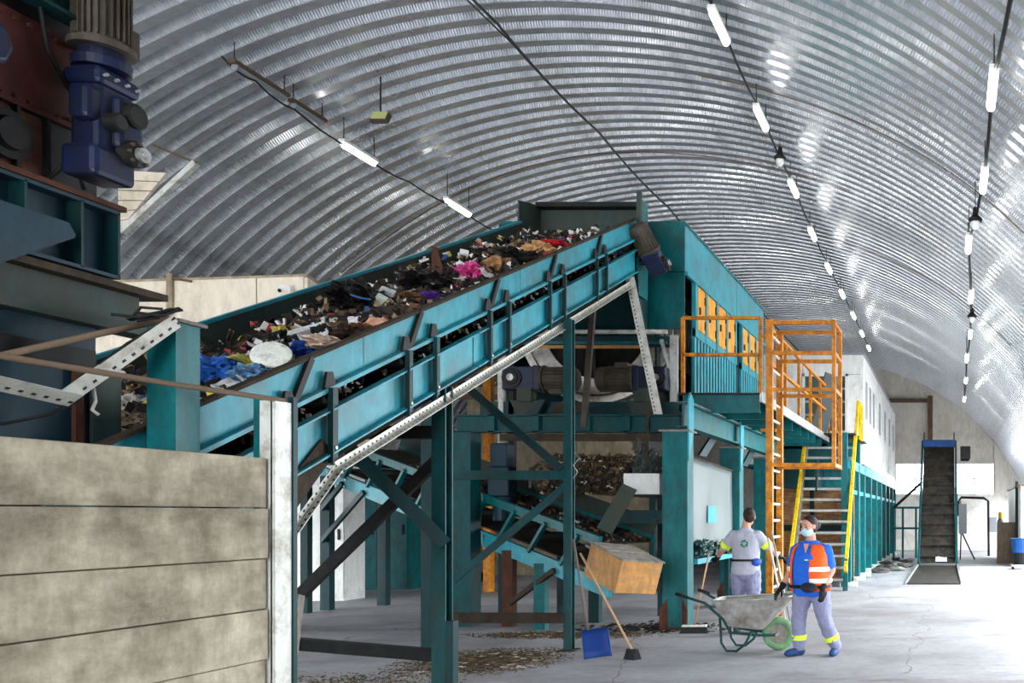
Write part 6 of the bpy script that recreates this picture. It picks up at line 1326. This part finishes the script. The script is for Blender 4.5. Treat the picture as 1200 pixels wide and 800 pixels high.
# local +x is image left (rotated 172 deg)
sA, sB = Vector((0.18, 0.01, 1.36)), Vector((-0.18, 0.01, 1.36))
eA, eB = Vector((0.36, -0.03, 1.16)), Vector((-0.33, -0.06, 1.17)); wA, wB = Vector((0.50, -0.20, 1.04)), Vector((-0.40, -0.26, 1.05))
HB = RB @ Matrix.Rotation(math.radians(25), 3, 'Z') @ Matrix.Rotation(math.radians(12), 3, 'X')
hL2, hR2, kL2, kR2, aL2, aR2 = Vector((0.10, 0.02, 0.86)), Vector((-0.10, 0.02, 0.86)), Vector((0.12, -0.03, 0.47)), Vector((-0.11, 0.0, 0.47)), Vector((0.13, 0.03, 0.09)), Vector((-0.12, -0.05, 0.09))
m = MB(); m.chain([(0, 0.02, 0.9), (0, 0.0, 1.2), (0, 0.02, 1.4), (0, -0.02, 1.54)], [0.13, 0.12, 0.07, 0.056]); m.chain([(0, 0.02, 1.36), sA, eA, wA], [0.06, 0.058, 0.046, 0.032]); m.chain([(0, 0.02, 1.36), sB, eB, wB], [0.06, 0.058, 0.046, 0.032])
m.chain([(0, 0.02, 0.95), hL2, kL2, aL2], [0.1, 0.085, 0.058, 0.04]); m.chain([(0, 0.02, 0.95), hR2, kR2, aR2], [0.1, 0.085, 0.058, 0.04]); TB(m)
hc2 = Vector((gx, gy, 0)) + RB @ Vector((-0.03, -0.04, 1.62)); LB = head_mesh(m, hc2, HB); rounded(m.build('body', 'skin', pb), 0.009, 3); eyes(pb, LB, 0.235, HB)
m = MB(); m.ell(LB(0, 0.08, 0.13), (0.37 * .235, 0.44 * .235, 0.42 * .235), HB, 20, 12); m.ell(LB(0, 0.20, -0.05), (0.34 * .235, 0.30 * .235, 0.34 * .235), HB); m.ell(LB(0, 0.44, 0.26), (0.055, 0.05, 0.05), HB); rounded(m.build('hair', 'hair', pb), 0.008, 2)
m = loft(tor2); m.chain([Vector((0.12, 0.01, 1.36)), sA, sA + (eA - sA) * 0.75], [0.075, 0.078, 0.072]); m.chain([Vector((-0.12, 0.01, 1.36)), sB, sB + (eB - sB) * 0.75], [0.075, 0.078, 0.072]); rounded(TB(m).build('work_shirt', 'shirt_grey', pb), 0.012, 3)
for s_, e_ in ((sA, eA), (sB, eB)):
    d_ = (e_ - s_).normalized(); p = s_ + (e_ - s_) * 0.68; m = MB(); m.lathe(p, d_, [(-0.03, 0.065), (-0.03, 0.082), (0.03, 0.080), (0.03, 0.06)], 20); TB(m).build('hivis_band', 'hivis', pb)
m = loft(rz(tor2, [1.005, 1.035]), 30, off=0.022, closed=False); TB(m).build('belt', 'black', pb, smooth=True)
m = MB(); m.ell((-0.17, 0.06, 0.99), (0.07, 0.10, 0.06)); rounded(TB(m).build('waist_pouch', 'pouch_blue', pb), 0.01, 2)
# round green emblem of three chasing arrows on the back
m = MB()
for k in range(3):
    b0 = k * 2 * PI / 3 + 0.3; arc = [b0 + 1.35 * i / 6 for i in range(7)]
    pts = [(0.052 * math.cos(a), 0.052 * math.sin(a)) for a in arc] + [(0.030 * math.cos(a), 0.030 * math.sin(a)) for a in arc[::-1]]
    m.plate([(-0.03 + x_, 0.150, 1.25 + z_) for x_, z_ in pts], 0.006)
    a = b0 + 1.35; m.plate([(-0.03 + q[0], 0.150, 1.25 + q[1]) for q in ((0.066 * math.cos(a), 0.066 * math.sin(a)), (0.016 * math.cos(a), 0.016 * math.sin(a)), (0.045 * math.cos(a + 0.55), 0.045 * math.sin(a + 0.55)))], 0.006)
TB(m).build('recycling_emblem', 'emblem', pb)
trousers(hL2, hR2, kL2, kR2, aL2, aR2, TB, pb, 0.93, (0.195, 0.15))
for an_, fw in ((aL2, (0.2, -1)), (aR2, (-0.2, -1))): rounded(TB(shoe(MB(), an_, fw)).build('shoe', 'shoe_dark', pb), 0.008, 2)
m = hand(MB(), wA, (0.5, -0.45, -0.35), (0.2, 0.1, -0.9), 1.1, 1.05, 1); m.cap(wA, wA + (eA - wA) * 0.18, 0.036, 0.04); rounded(TB(m).build('glove', 'glove', pb), 0.006, 2)
m = hand(MB(), wB, (-0.3, -0.6, -0.2), (0.2, 0.1, -0.9), 1.1, 1.05, -1); m.cap(wB, wB + (eB - wB) * 0.18, 0.036, 0.04); rounded(TB(m).build('glove', 'glove', pb), 0.006, 2)

for o in list(pa.children) + list(pb.children):
    if o.name.startswith(('polo_shirt', 'work_shirt')): wrinkle(o, 0.022, 0.09)
